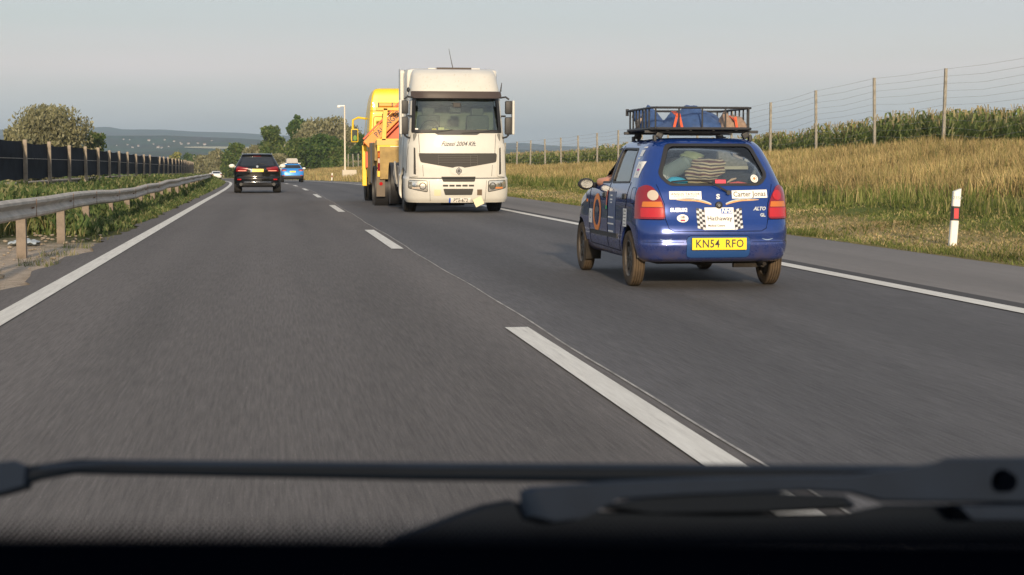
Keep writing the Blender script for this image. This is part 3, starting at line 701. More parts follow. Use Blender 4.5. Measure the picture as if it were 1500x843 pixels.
# ------------------------------------------------ camera mast
Mx = pt(505.5, 253, 172); zb = float(gz(Mx.x, Mx.y))
ms_ = empty('camera_mast', (Mx.x, Mx.y, zb), 0, 'tall pale mast with a small camera arm beside the bushes', 'mast')
H_ = pt(505.5, 155, 172).z - zb
MB().cyl((0, 0, 0), (0, 0, H_), .10, 12, .07).build('pole', mat('pale_mast_paint', (.62, .56, .46), .6), ms_, smooth=30)
MB().box((.45, -.1, 0.55), (1.5, .5, 1.1), bev=.03).build('cabinet', mat('cabinet_grey', (.5, .45, .37), .7), ms_)
MB().box((-.35, 0, H_ - .02), (.75, .12, .10)).build('arm', m_white, ms_)
MB().box((-.62, -.1, H_ - .12), (.32, .4, .2), bev=.04).build('camera', m_white, ms_)

# ------------------------------------------------ trees and bushes
K_DARK = foliage('dark_green_leaves', [(0, (.035, .07, .02)), (.5, (.065, .11, .032)), (1, (.11, .15, .05))], .3)
K_GREEN = foliage('mid_green_leaves', [(0, (.055, .09, .026)), (.5, (.095, .14, .04)), (1, (.16, .19, .065))], .3)
K_SILV = foliage('silver_green_leaves', [(0, (.14, .14, .07)), (.5, (.22, .215, .12)), (1, (.31, .30, .19))], .3)
K_YEL = foliage('yellow_green_leaves', [(0, (.16, .17, .04)), (1, (.30, .29, .09))], .3)
m_bark = mat('bark', (.12, .095, .07), .9, var=.3, vscale=3)
def tree(name, label, px, ytop, ybase, D, wpx, m, n_=3500, seed=0, spiky=False, blobs=None, leaf=None, cat='tree', group=None):
    r = np.random.default_rng(seed + 100); b = pt(px, ybase, D); zb = float(gz(b.x, b.y)); top = pt(px, ytop, D).z; H = top - zb; W = wpx * D / F_PX
    o = empty(name, (b.x, b.y, zb), 0, label, cat, group)
    mb = MB(); tr = .022 * H + .05; mb.tube([(0, 0, -.3), (.04 * H, 0, H * .25), (.02 * H, .02 * H, H * .5), (0, 0, H * .8)], [tr * 1.3, tr, tr * .7, tr * .25], 7)
    for k in range(7):
        a = r.uniform(0, 6.3); z0 = H * r.uniform(.15, .5); L = W * r.uniform(.25, .42); e = (math.cos(a) * L, math.sin(a) * L, z0 + H * r.uniform(.2, .38))
        mb.tube([(.03 * H, 0, z0), (e[0] * .5, e[1] * .5, z0 + (e[2] - z0) * .6), e], [tr * .5, tr * .35, tr * .12], 5)
    mb.build('trunk', m_bark, o, smooth=60)
    if blobs is None:
        blobs = []
        nb = 26
        for k in range(nb):
            f = r.uniform(.12, .93); rad = math.sqrt(max(.05, 1 - ((f - .42) / .62)**2)); a = r.uniform(0, 6.3); q = r.uniform(.3, 1) * rad
            s = r.uniform(.13, .26); blobs.append((math.cos(a) * q * (.5 - s * .6), math.sin(a) * q * (.5 - s * .6), f - s * .25, s))
        blobs += [(0, 0, .9, .12), (0, 0, .5, .3)]
    B = np.array(blobs, float); wgt = B[:, 3]**2; wgt /= wgt.sum(); idx = r.choice(len(B), n_, p=wgt)
    d = r.standard_normal((n_, 3)); d /= np.linalg.norm(d, axis=1)[:, None]; rad = (r.uniform(.25, 1, n_) ** .45)[:, None] * (1 + .18 * r.standard_normal((n_, 1)))
    C = B[idx][:, :3] * [W, W, H]; S = B[idx][:, 3:4] * np.array([[W, W, min(W, H * 1.1)]])
    P = C + d * S * rad; P[:, 2] = np.maximum(P[:, 2], .1 + .3 * r.uniform(0, 1, n_)); P[:, 2] = np.minimum(P[:, 2], H * (1.0 + .05 * r.uniform(-1, 1, n_)))
    ls = leaf if leaf else (.09 + .001 * D + .013 * H) * (.82 if n_ > 20000 else 1)
    V, F_ = leaf_quads(P, ls, .2 if spiky else .1, 1.4 if spiky else 1.15, r)
    raw('crown', V, F_, m, o)
    return o
T = [
 # px, top, base, D, width, kind, n, spiky, label
 (76, 158, 232, 165, 134, K_SILV, 26000, True, 'large round silver-green tree standing behind the screen fence at far left'),
 (139, 192, 232, 172, 44, K_GREEN, 4500, False, 'small darker green tree at the right foot of the large silver-green tree'),
 (26, 184, 236, 158, 60, K_SILV, 4500, True, 'low silver-green bush at the left foot of the large round tree'),
 (257, 223, 240, 560, 26, K_YEL, 1500, False, 'small yellow-green tree in the distance above the screen fence'),
 (274, 223, 250, 470, 26, K_DARK, 1800, False, 'dark green tree in the distance just right of the yellow-green one'),
 (287, 228, 252, 430, 20, K_DARK, 1200, False, 'small dark tree at the far end of the screen fence'),
 (300, 229, 254, 400, 40, K_SILV, 3000, True, 'low silvery bush just above the white car'),
 (322, 219, 262, 385, 38, K_SILV, 3500, True, 'silvery bush between the white car and the green tree'),
 (345, 209, 262, 345, 42, K_GREEN, 4500, False, 'bright green rounded tree left of the black car roof'),
 (372, 214, 263, 335, 44, K_SILV, 3800, True, 'silvery bush rising over the roof of the black car'),
 (399, 182, 264, 330, 42, K_GREEN, 6000, False, 'tall green tree right of the black car, leftmost of the tall trees'),
 (436, 164, 264, 345, 40, K_DARK, 6000, False, 'tallest dark green tree with pointed top over the bushes'),
 (452, 176, 264, 325, 66, K_SILV, 7500, True, 'wide silvery tree in front of the tallest dark tree'),
 (482, 172, 264, 335, 62, K_SILV, 7000, True, 'wide silvery tree just left of the camera mast'),
 (470, 198, 263, 292, 80, K_DARK, 8000, False, 'broad dark green bush in front of the silvery trees'),
 (436, 204, 265, 300, 52, K_GREEN, 5500, False, 'rounded green bush behind the blue car'),
 (409, 226, 266, 285, 32, K_SILV, 2500, True, 'low silvery bush seen between the black and blue cars'),
 (512, 186, 260, 330, 50, K_SILV, 5000, True, 'grey-green tree directly behind the camera mast'),
 (536, 196, 260, 320, 46, K_DARK, 4500, False, 'dark tree partly hidden behind the yellow truck'),
 (498, 216, 258, 290, 44, K_GREEN, 4500, False, 'low green bush at the foot of the camera mast fence'),
 (388, 206, 262, 352, 36, K_DARK, 3500, False, 'dark bush behind the right side of the black car'),
]
for i, (px, yt, yb, D, wp, m, n_, sp_, lb) in enumerate(T):
    tree('bush' if 'bush' in lb else 'tree', lb, px, yt, yb, D, wp, m, n_, i, sp_, cat='bush' if 'bush' in lb else 'tree', group='bushes and trees along the road bend' if i > 5 else None)
# dry grass mound right of the bend
t, Y = scatter(26000, 8.7, 22, 130, 330, .6); V, Fq = blades(on_ground(t, Y), rng.uniform(.2, .7, len(t)), .03 + .0003 * Y, .4)
tag(raw('dry_grass_mound', V, Fq, m_dry), kind='stuff')
# low scrub beyond the bend on both sides
t, Y = scatter(16000, -40, 2, 350, 520, .5); P = on_ground(t, Y); P[:, 2] += rng.uniform(0, 1.6, len(t)) * (1 - .5 * rng.uniform(0, 1, len(t)))
ok = (t < -4.5) ; V, Fq = leaf_quads(P[ok], np.full(ok.sum(), .5), .1); tag(raw('roadside_scrub', V, Fq, K_GREEN), kind='stuff')
# far woods on the valley floor
t = rng.uniform(-420, 420, 24000); Y = rng.uniform(700, 1650, 24000); cl_ = fbm(t, Y, .013) > -.15; t = t[cl_]; Y = Y[cl_]
P = np.stack([t + (Y - 0) * -.0, Y, np.full(len(t), -9.0) + rng.uniform(0, 1, len(t)) ** .6 * (5 + 2.5 * fbm(t, Y, .05))], -1)
V, Fq = leaf_quads(P, np.full(len(t), 4.2), .1, 1.0); tag(raw('distant_woods', V, Fq, K_DARK), kind='stuff')
# ------------------------------------------------ lofted vehicle bodies
def pchip(x, y, xq):
    x = np.asarray(x, float); y = np.asarray(y, float); h = np.diff(x); d = np.diff(y) / h; m = np.zeros(len(x)); m[0] = d[0]; m[-1] = d[-1]
    for i in range(1, len(x) - 1):
        if d[i-1] * d[i] > 0:
            w1 = 2*h[i] + h[i-1]; w2 = h[i] + 2*h[i-1]; m[i] = (w1 + w2) / (w1 / d[i-1] + w2 / d[i])
    i = np.clip(np.searchsorted(x, xq) - 1, 0, len(x) - 2); t = (xq - x[i]) / h[i]
    return (2*t**3 - 3*t**2 + 1) * y[i] + (t**3 - 2*t**2 + t) * h[i] * m[i] + (-2*t**3 + 3*t**2) * y[i+1] + (t**3 - t**2) * h[i] * m[i+1]
def ring(yr, yf, hw, rr, rf, br, bf, NE=12, NC=6, NS=14):
    P = []
    x0 = hw - rr
    for i in range(NE): P.append((-x0 + 2 * x0 * i / NE, yr))
    for i in range(NC): a = -math.pi/2 + (math.pi/2) * i / NC; P.append((x0 + rr * math.cos(a), yr + rr + rr * math.sin(a)))
    ys0, ys1 = yr + rr, yf - rf
    for i in range(NS): P.append((hw, ys0 + (ys1 - ys0) * i / NS))
    for i in range(NC): a = (math.pi/2) * i / NC; P.append((hw - rf + rf * math.cos(a), yf - rf + rf * math.sin(a)))
    x1 = hw - rf
    for i in range(NE): P.append((x1 - 2 * x1 * i / NE, yf))
    for i in range(NC): a = math.pi/2 + (math.pi/2) * i / NC; P.append((-hw + rf + rf * math.cos(a), yf - rf + rf * math.sin(a)))
    for i in range(NS): P.append((-hw, ys1 + (ys0 - ys1) * i / NS))
    for i in range(NC): a = math.pi + (math.pi/2) * i / NC; P.append((-x0 + rr * math.cos(a), yr + rr + rr * math.sin(a)))
    out = []; L = yf - yr
    for x, y in P:
        f = (y - yr) / L; q = (x / hw)**2
        out.append((x, y + br * q * max(0, 1 - f * 2.2) - bf * q * max(0, 1 - (1 - f) * 2.2)))
    return out
def loft(rows, off=0, dz=.025, crown=.02, zc=None, cols=None):
    """rows: (z, yr, yf, hw, rr, rf, br, bf); off>0 grows the shell outwards"""
    A = np.array(rows, float); z0, z1 = A[0, 0], A[-1, 0]
    zs = sorted(set([round(v, 4) for v in np.arange(z0, z1, dz)] + [round(v, 4) for v in A[:, 0]]))
    V = []; 
    for z in zs:
        v = [pchip(A[:, 0], A[:, k], np.array([z]))[0] for k in range(1, 8)]
        R_ = ring(v[0] - off, v[1] + off, v[2] + off, max(.02, v[3] + off), max(.02, v[4] + off), v[5], v[6])
        zz = z + (off * (1 if z > (z0 + z1) / 2 else -1) if z in (zs[0], zs[-1]) else 0)
        if z != zs[0] and z != zs[-1]: zz = min(max(z, z0 - off), z1 + off)
        V.append([(x, y, zz) for x, y in R_])
    top = V[-1]; cy = (pchip(A[:, 0], A[:, 1], np.array([z1]))[0] + pchip(A[:, 0], A[:, 2], np.array([z1]))[0]) / 2
    for s, dzz in ((.96, .25), (.85, .6), (.6, .85), (.3, .98)):
        V.append([(x * s, cy + (y - cy) * s, top[0][2] + crown * dzz) for x, y, z in top])
    n = len(V[0]); mb = MB(); mb.v = [p for r_ in V for p in r_]
    for i in range(len(V) - 1):
        a, b = i * n, (i + 1) * n
        mb.f += [(a + j, a + (j + 1) % n, b + (j + 1) % n, b + j) for j in range(n)]
    mb.v.append((0, cy, top[0][2] + crown)); k = len(mb.v) - 1; a = (len(V) - 1) * n
    mb.f += [(a + j, a + (j + 1) % n, k) for j in range(n)]
    bot = V[0]; cb = sum(p[1] for p in bot) / n; mb.v.append((0, cb, bot[0][2])); k = len(mb.v) - 1
    mb.f += [((j + 1) % n, j, k) for j in range(n)]
    return mb
def shell(rows, o1, o2, **kw):
    """closed wall between offsets o1 (outer) and o2 (inner)"""
    a = loft(rows, o1, **kw); b = loft(rows, o2, **kw); k = len(a.v); a.v += b.v; a.f += [tuple(i + k for i in f[::-1]) for f in b.f]; return a
class Body:
    def __init__(s, root, rows, paint, name='body', hollow=None, crown=.02, seam=None):
        s.root = root; s.rows = rows; s.kw = dict(crown=crown)
        s.base = loft(rows, 0, **s.kw); s.bvh = BVHTree.FromPolygons([Vector(v) for v in s.base.v], s.base.f)
        mb = shell(rows, 0, hollow, **s.kw) if hollow else loft(rows, 0, **s.kw)
        s.o = mb.build(name, paint, root, fix=False)
    def cut(s, mb): boolean(s.o, mb); return s
    def finish(s, ang=32):
        me = s.o.data; me.polygons.foreach_set('use_smooth', np.ones(len(me.polygons), dtype=bool)); me.set_sharp_from_angle(angle=R(ang)); return s
    def panel(s, name, poly, axis, a0, a1, o1, o2, m, parent=None, inner=None, ang=30):
        """a conforming skin piece: the shell between offsets o1/o2 limited to a polygon seen along axis"""
        o = shell(s.rows, o1, o2, **s.kw).build(name, m, parent or s.root, fix=False)
        boolean(o, MB().prism(poly, a0, a1, axis, inner=inner), 'INTERSECT')
        me = o.data
        if m and not me.materials: me.materials.append(m)
        me.polygons.foreach_set('use_smooth', np.ones(len(me.polygons), dtype=bool)); me.set_sharp_from_angle(angle=R(ang)); return o
    def hit(s, u, v, view, off=.003):
        if view == 'rear': o, d = Vector((u, -3, v)), Vector((0, 1, 0))
        elif view == 'front': o, d = Vector((u, 9, v)), Vector((0, -1, 0))
        elif view == 'left': o, d = Vector((-4, u, v)), Vector((1, 0, 0))
        elif view == 'right': o, d = Vector((4, u, v)), Vector((-1, 0, 0))
        else: o, d = Vector((u, v, 9)), Vector((0, 0, -1))
        h = s.bvh.ray_cast(o, d)
        if h[0] is None: return None
        nn = h[1] if h[1].dot(d) < 0 else -h[1]; return h[0] + nn * off
    def decal(s, name, vf, u0, v0, view, m, parent=None, off=.003, scale=1, rot=0, mir=False):
        v, f = vf; c, sn = math.cos(rot), math.sin(rot); V = []; last = None
        for a, b in v:
            a, b = a * scale, b * scale
            a, b = a * c - b * sn, a * sn + b * c
            if mir: a = -a
            p = s.hit(u0 + a, v0 + b, view, off); p = p if p is not None else last
            if p is None: p = Vector((0, 0, 0))
            last = p; V.append(p)
        mb = MB(); mb.v = [tuple(p) for p in V]; mb.f = f; return mb.build(name, m, parent or s.root, fix=False)
    def line(s, name, pts, view, m, r=.003, off=.0, parent=None, step=.03, closed=False):
        P = []
        pts = list(pts) + ([pts[0]] if closed else [])
        for (a, b), (c, d) in zip(pts[:-1], pts[1:]):
            k = max(1, int(math.hypot(c - a, d - b) / step))
            for i in range(k): h = s.hit(a + (c - a) * i / k, b + (d - b) * i / k, view, off); P += [h] if h is not None else []
        h = s.hit(*pts[-1], view, off); P += [h] if h is not None else []
        return MB().tube(P, r, 5).build(name, m, parent or s.root, smooth=80)
def rounded(pts, r=.03, n=4):
    out = []; k = len(pts)
    for i in range(k):
        p0, p, p1 = Vector(pts[i-1]), Vector(pts[i]), Vector(pts[(i+1) % k]); a = (p0 - p); b = (p1 - p); q = min(r, a.length * .45, b.length * .45)
        A = p + a.normalized() * q; B = p + b.normalized() * q
        for j in range(n + 1): t = j / n; out.append(tuple(A * (1-t)**2 + p * 2*t*(1-t) + B * t*t))
    return out
m_tyre = mat('tyre_rubber', (.022, .021, .020), .8, spec=.3, var=.4, vscale=6)
m_dustyre = mat('dusty_tyre_rubber', (.045, .036, .028), .9, spec=.15, vcol=(.11, .08, .052), vscale=4)
m_steel = mat('dirty_steel_rim', (.10, .085, .07), .6, .3, var=.4, vscale=9)
m_alloy = mat('alloy_rim', (.45, .45, .46), .35, .8)
m_dark = mat('dark_plastic', (.018, .018, .02), .55)
m_under = mat('underbody_grime', (.03, .026, .022), .9, spec=.1, var=.4, vscale=6)
m_seam = mat('seam_shadow_gap', (.006, .006, .008), .9, spec=0)
m_text = mat('black_print', (.02, .02, .022), .5); m_chrome = mat('chrome', (.75, .76, .78), .12, 1)
m_stick = mat('white_sticker', (.80, .78, .74), .45, var=.05, vscale=12); m_greyp = mat('grey_print', (.10, .10, .11), .6)
m_lampred = mat('red_lamp_lens', (.20, .004, .010), .12, coat=.6); m_lampamb = mat('amber_lamp_lens', (.50, .14, .012), .12, coat=.6)
m_lampclr = mat('clear_lamp_lens', (.50, .42, .34), .15, coat=.6)
m_lampred2 = mat('bright_red_lamp_lens', (.42, .008, .012), .12, coat=.6)
def wheel(parent, c, r, w_, side, m=None, rimr=.62, rimm=None, grooves=4, spokes=8, twin=False):
    """side: -1 outer face to -x, +1 to +x"""
    m = m or m_tyre; rimm = rimm or m_steel
    hw = w_ / 2; prof = [(-hw * .86, r * rimr), (-hw, r * (rimr + .12)), (-hw * 1.03, r * .86), (-hw * .93, r * .955), (-hw * .8, r * .985)]
    n = grooves; L = hw * 1.6 / n
    for i in range(n):
        a = -hw * .8 + L * (i + .5); prof += [(a - L * .2, r), (a - L * .17, r * .955), (a + L * .17, r * .955), (a + L * .2, r)]
    prof += [(hw * .8, r * .985), (hw * .93, r * .955), (hw * 1.03, r * .86), (hw, r * (rimr + .12)), (hw * .86, r * rimr)]
    mb = MB().lathe(prof, (0, 0, 0), 'X', 44, closed=True)
    o = mb.build('wheel', m, parent, smooth=28, loc=c)
    s = side; rm = MB(); q = r * rimr
    rm.lathe([(s * hw * .84, q * 1.03), (s * hw * .92, q * 1.0), (s * hw * .8, q * .93), (s * hw * .25, q * .86), (s * hw * .2, q * .55), (s * hw * .5, q * .42), (s * hw * .55, q * .16), (s * hw * .7, q * .12), (s * hw * .7, 0.001), (-s * hw * .3, .001), (-s * hw * .3, q * .9), (-s * hw * .85, q * 1.0)], (0, 0, 0), 'X', 32, closed=True)
    for k in range(spokes):
        a = 2 * math.pi * k / spokes; rm.box((s * hw * .42, math.cos(a) * q * .62, math.sin(a) * q * .62), (hw * .35, q * .16, q * .5), Matrix.Rotation(a - math.pi/2, 4, 'X'), bev=.004)
    rm.build('rim', rimm, o, smooth=35)
    return o

def bezel_text(b, s, size, u, v, view, m, **kw):
    tk = {k: kw.pop(k) for k in ('shear', 'sx', 'bold', 'space', 'align') if k in kw}
    return b.decal(kw.pop('name', 'lettering'), textmesh(s, size, **tk), u, v, view, m, **kw)
def place(root, depth, px_center, z=0, extra=0):
    """put a root so its origin is at camera depth `depth` under photo column px_center"""
    p = pt(px_center, 240, depth); root.location = (p.x, p.y, float(zroad(p.y)) + z); return p

# ================================================ blue hatchback with roof rack
m_blue = mat('metallic_blue_paint', (.008, .042, .225), .28, .35, coat=.7, var=.06, vscale=30)
n, l = nodes_of(m_blue); p = n['Principled BSDF']   # road dust low on the body
_t = n.new('ShaderNodeTexCoord'); _s = n.new('ShaderNodeSeparateXYZ'); l.new(_t.outputs['Object'], _s.inputs[0])
_m = n.new('ShaderNodeMapRange'); l.new(_s.outputs['Z'], _m.inputs[0]); _m.inputs[1].default_value = .62; _m.inputs[2].default_value = .26; _m.inputs[3].default_value = .0; _m.inputs[4].default_value = .8
_k = n.new('ShaderNodeMath'); _k.operation = 'MULTIPLY'; l.new(_m.outputs[0], _k.inputs[0]); l.new(ramp(n, l, noise(n, l, _t.outputs['Object'], 9, 8, .75), [(.35, .15), (.7, .8)]), _k.inputs[1])
_old = p.inputs['Base Color'].links[0].from_socket; l.new(mixc(n, l, _k.outputs[0], _old, (.15, .11, .075)), p.inputs['Base Color'])
_r = n.new('ShaderNodeMapRange'); l.new(_k.outputs[0], _r.inputs[0]); _r.inputs[3].default_value = .17; _r.inputs[4].default_value = .7; l.new(_r.outputs[0], p.inputs['Roughness'])
m_bluep = mat('sunlit_recess_blue', (.025, .085, .27), .35, .2, coat=.5)  # lighter than the body blue: the recess's lit look is in the colour
m_glass = glass('car_glass', (.90, .93, .93), .03)
m_gdark = glass('side_glass', (.62, .68, .68), .20)
hb = empty('hatchback', (4.155, 14.54, 0), 0, 'blue five-door hatchback with loaded roof rack and many stickers in the right lane', 'car')
ROWS = [(.255, .12, 3.38, .66, .16, .2, .05, .1), (.29, .05, 3.43, .70, .18, .25, .06, .12), (.36, .015, 3.47, .725, .2, .3, .07, .15), (.43, .0, 3.48, .735, .21, .3, .07, .17), (.455, .012, 3.48, .735, .21, .3, .07, .17), (.52, .006, 3.47, .737, .21, .3, .07, .17), (.60, .02, 3.45, .738, .21, .3, .07, .17),
        (.66, .05, 3.42, .736, .21, .3, .06, .17), (.80, .085, 3.30, .732, .21, .3, .05, .16), (.88, .105, 3.05, .725, .21, .28, .05, .15), (.93, .118, 2.78, .715, .21, .25, .05, .12), (.975, .14, 2.55, .70, .21, .22, .05, .1), (1.1, .215, 2.36, .66, .21, .2, .05, .1),
        (1.25, .315, 2.12, .605, .2, .2, .05, .09), (1.355, .40, 1.93, .55, .18, .2, .05, .08), (1.39, .445, 1.82, .515, .18, .2, .05, .07), (1.412, .50, 1.70, .47, .16, .18, .05, .06)]
B = Body(hb, ROWS, m_blue, hollow=-.035, crown=.022)
win = rounded([(-.43, .982), (.43, .982), (.52, 1.07), (.405, 1.36), (-.405, 1.36), (-.52, 1.07)], .05)
wo = rounded([(-.445, .972), (.445, .972), (.537, 1.07), (.42, 1.372), (-.42, 1.372), (-.537, 1.07)], .05)
rearwin = [(.72, 1.0), (1.50, .99), (1.50, 1.335), (.86, 1.325)]; frontwin = [(1.60, .99), (2.42, .985), (1.98, 1.33), (1.60, 1.335)]
B.cut(MB().prism(win, -.5, .75, 'Y'))
B.cut(MB().prism(rounded(rearwin, .04), -1, 1, 'X').prism(rounded(frontwin, .03), -1, 1, 'X'))
wsh = rounded([(-.60, 1.0), (.60, 1.0), (.46, 1.36), (-.46, 1.36)], .05); B.cut(MB().prism(wsh, 1.75, 3.0, 'Y'))
AX = [(.62, .265), (2.98, .265)]
for ya, r_ in AX: B.cut(MB().cyl((-1, ya, .27), (-.50, ya, .27), .325, 36)); B.cut(MB().cyl((1, ya, .27), (.50, ya, .27), .325, 36))
B.finish()
B.panel('window_seal', wo, 'Y', -.5, .62, .004, -.006, m_dark, inner=rounded([(-.415, .995), (.415, .995), (.50, 1.07), (.39, 1.345), (-.39, 1.345), (-.50, 1.07)], .05))
B.panel('rear_window', wo, 'Y', -.5, .62, -.008, -.013, m_glass)
B.panel('window_trim_red', rounded([(-.405, 1.0), (.405, 1.0), (.49, 1.07), (.38, 1.33), (-.38, 1.33), (-.49, 1.07)], .05), 'Y', -.5, .62, -.014, -.018, mat('red_inner_seal', (.22, .035, .02), .7), inner=rounded([(-.395, 1.012), (.395, 1.012), (.478, 1.072), (.372, 1.345), (-.372, 1.345), (-.478, 1.072)], .05))
for nm, wp in (('rear_door_window', rearwin), ('front_door_window', frontwin)):
    c_ = (sum(p[0] for p in wp) / 4, sum(p[1] for p in wp) / 4)
    out = rounded([(c_[0] + (a - c_[0]) * 1.03, c_[1] + (b - c_[1]) * 1.05) for a, b in wp], .04); inn = rounded([(c_[0] + (a - c_[0]) * .97, c_[1] + (b - c_[1]) * .94) for a, b in wp], .04)
    for sx_ in (-1, 1):
        a0, a1 = (-1, -.3) if sx_ < 0 else (.3, 1)
        B.panel('window_frame', out, 'X', a0, a1, .004, -.01, m_dark, inner=inn)
        if not (nm == 'front_door_window' and sx_ < 0): B.panel(nm, out, 'X', a0, a1, -.012, -.017, m_gdark)
B.panel('windscreen', wsh, 'Y', 1.75, 3.0, -.008, -.013, m_glass)
# dark inside of the wheel arches and floor
ub = MB()
for ya, r_ in AX:
    for s in (-1, 1):
        li = MB().lathe([(s * .50, .335), (s * .715, .335), (s * .715, .322), (s * .515, .322), (s * .515, .001), (s * .50, .001)], (0, ya, .27), 'X', 36, closed=True).build('wheel_arch_liner', m_dark, hb, smooth=40)
        boolean(li, MB().box((0, ya, -.03), (3, 1, .64)))
ub.box((0, 1.75, .27), (1.05, 2.9, .08)); ub.box((-.08, .45, .25), (.17, .3, .07), bev=.03).cyl((.45, .3, .24), (.45, .02, .24), .02, 8)
ub.box((0, .62, .27), (1.1, .07, .07)).box((.36, .25, .22), (.3, .05, .05))
ub.build('underbody', m_under, hb)
MB().box((0, 1.7, .36), (1.2, 2.6, .05)).box((0, .42, .74), (1.18, .5, .36), bev=.04).build('load_floor', mat('dark_cabin_carpet', (.03, .03, .033), .95), hb)
for k, (ya, _) in enumerate(AX):
    for s in (-1, 1): wheel(hb, (s * .675, ya, .268), .268, .118, s, m_dustyre, .64, m_steel, 4)
for s in (-1, 1):
    MB().box((s * .655, 2.66, .25), (.17, .012, .22), Matrix.Rotation(.2, 4, 'X')).build('mudflap', m_under, hb)
# tail lamps
lampP = [(-.80, .663), (-.497, .663), (-.505, .78), (-.535, .87), (-.60, .965), (-.65, .985), (-.80, .90)]
for s in (-1, 1):
    P = [(a * -s, b) for a, b in lampP]; P = P if s < 0 else P[::-1]
    P = rounded(P, .035)
    lo = B.panel('tail_lamp', P, 'Y', -.5, .30, .014, -.02, m_lampred)
    b1 = [(s * .52, .775), (s * .70, .775), (s * .69, .825), (s * .53, .825)]
    B.panel('indicator_lens', rounded(b1, .01), 'Y', -.5, .2, .0165, -.01, m_lampamb, parent=lo)
    b2 = [(s * .51, .68), (s * .71, .68), (s * .71, .765), (s * .515, .765)]
    B.panel('stop_lens', rounded(b2, .01), 'Y', -.5, .2, .0165, -.01, m_lampred2, parent=lo)
    el = [(s * .602 + .048 * math.cos(t), .885 + .048 * math.sin(t)) for t in np.linspace(0, 2 * math.pi, 20)[:-1]]
    B.panel('reversing_lens', el, 'Y', -.5, .2, .018, -.01, m_lampclr if s < 0 else m_lampred2, parent=lo)
# panel gaps
B.line('tailgate_gap', [(-.56, .985), (-.50, .80), (-.495, .66), (-.47, .575), (-.42, .548), (.42, .548), (.47, .575), (.495, .66), (.50, .80), (.56, .985)], 'rear', m_seam, .0032)
B.line('bumper_gap', [(-.71, .656), (-.49, .656)], 'rear', m_seam, .0032); B.line('bumper_gap', [(.49, .656), (.71, .656)], 'rear', m_seam, .0032)
B.line('bumper_crease', [(-.70, .447), (-.33, .447)], 'rear', m_seam, .0025); B.line('bumper_crease', [(.33, .447), (.70, .447)], 'rear', m_seam, .0025)
for vw in ('left', 'right'):
    B.line('door_gap', [(1.55, 1.36), (1.55, .34)], vw, m_seam, .004); B.line('door_gap', [(2.46, .97), (2.50, .75), (2.44, .34), (1.0, .32)], vw, m_seam, .004)
    B.line('door_gap', [(.66, 1.0), (.70, .8), (.92, .56), (1.02, .32)], vw, m_seam, .004)
    B.line('fuel_flap', rounded([(.36, .95), (.52, .95), (.54, .80), (.36, .80)], .02), vw, m_seam, .0025, closed=True)
    for yh in (.80, 1.72):
        s = -1 if vw == 'left' else 1; h = B.hit(yh, .86, vw, .0)
        MB().box((0, 0, 0), (.035, .13, .06), bev=.015).build('door_handle', m_dark, hb, loc=(h.x, h.y, h.z))
    B.panel('rubbing_strip', [(1.08, .44), (2.40, .44), (2.40, .485), (1.08, .485)], 'X', -1 if vw == 'left' else .4, -.4 if vw == 'left' else 1, .008, -.01, m_dark)
    B.panel('front_indicator', [(2.62, .77), (2.67, .77), (2.67, .80), (2.62, .80)], 'X', -1 if vw == 'left' else .4, -.4 if vw == 'left' else 1, .006, -.01, m_lampamb)
# mirrors
for s in (-1, 1):
    mb = MB().sph((s * .825, 2.24, .965), (.088, .06, .062), 18, 12); mb.cyl((s * .70, 2.28, .95), (s * .78, 2.26, .955), .03, 8)
    mo = mb.build('door_mirror', m_dark, hb, smooth=60)
    for v_ in mo.data.vertices:
        if v_.co.y < 2.205: v_.co.y = 2.205
    v, f = ellgrid(s * .822, .966, .062, .044); g_ = MB(); g_.v = [(a, 2.201, b) for a, b in v]; g_.f = f; g_.build('mirror_glass', mat('mirror_silver', (.42, .44, .44), .12, 1), mo, fix=False)
# number plate in its recess
B.panel('plate_recess', rounded([(-.305, .30), (.305, .30), (.305, .505), (-.305, .505)], .05), 'Y', -.5, .2, .004, -.004, m_bluep)
B.line('recess_edge', rounded([(-.305, .30), (.305, .30), (.305, .507), (-.305, .507)], .05), 'rear', m_seam, .003, closed=True)
m_yel = mat('yellow_plate', (.86, .62, .015), .35)
pl = MB().box((0, -.016, .432), (.525, .008, .112), bev=.003).build('number_plate', m_yel, hb)
def flat(name, vf, u0, v0, y, m, parent, sx=1, rot=0, back=False):
    v, f = vf; c, s_ = math.cos(rot), math.sin(rot); mb = MB(); k = -1 if back else 1
    mb.v = [(u0 + k * (a * c - b * s_), y, v0 + a * s_ + b * c) for a, b in v]; mb.f = f; return mb.build(name, m, parent, fix=False)
flat('lettering', textmesh('KN54', .106, sx=.86, bold=.0016, space=1.08), -.115, .431, -.0215, m_text, pl)
flat('lettering', textmesh('RFO', .106, sx=.86, bold=.0016, space=1.08), .145, .431, -.0215, m_text, pl)
# tailgate stickers, badges
st = lambda nm, u0, u1, v0, v1, m=m_stick, off=.003, view='rear', rot=0: B.decal(nm, rectgrid(-(u1-u0)/2, (u1-u0)/2, -(v1-v0)/2, (v1-v0)/2), (u0+u1)/2, (v0+v1)/2, view, m, off=off, rot=rot)
s1 = st('sticker', -.45, -.145, .845, .92)
bezel_text(B, 'ANGUS TAYLOR', .034, -.297, .893, 'rear', m_greyp, parent=s1, off=.0045, space=1.1, bold=.0004); bezel_text(B, 'PHOTOGRAPHY', .022, -.297, .870, 'rear', m_greyp, parent=s1, off=.0045, space=1.5)
B.decal('rule', rectgrid(-.08, .08, -.0015, .0015), -.297, .855, 'rear', m_greyp, parent=s1, off=.0045)
s2 = st('sticker', .15, .50, .855, .93, rot=.02); bezel_text(B, 'Carter Jonas', .068, .325, .892, 'rear', m_text, parent=s2, off=.0045, rot=.02, bold=.0006, sx=.93)
s3 = st('sticker', -.122, .158, .562, .768)
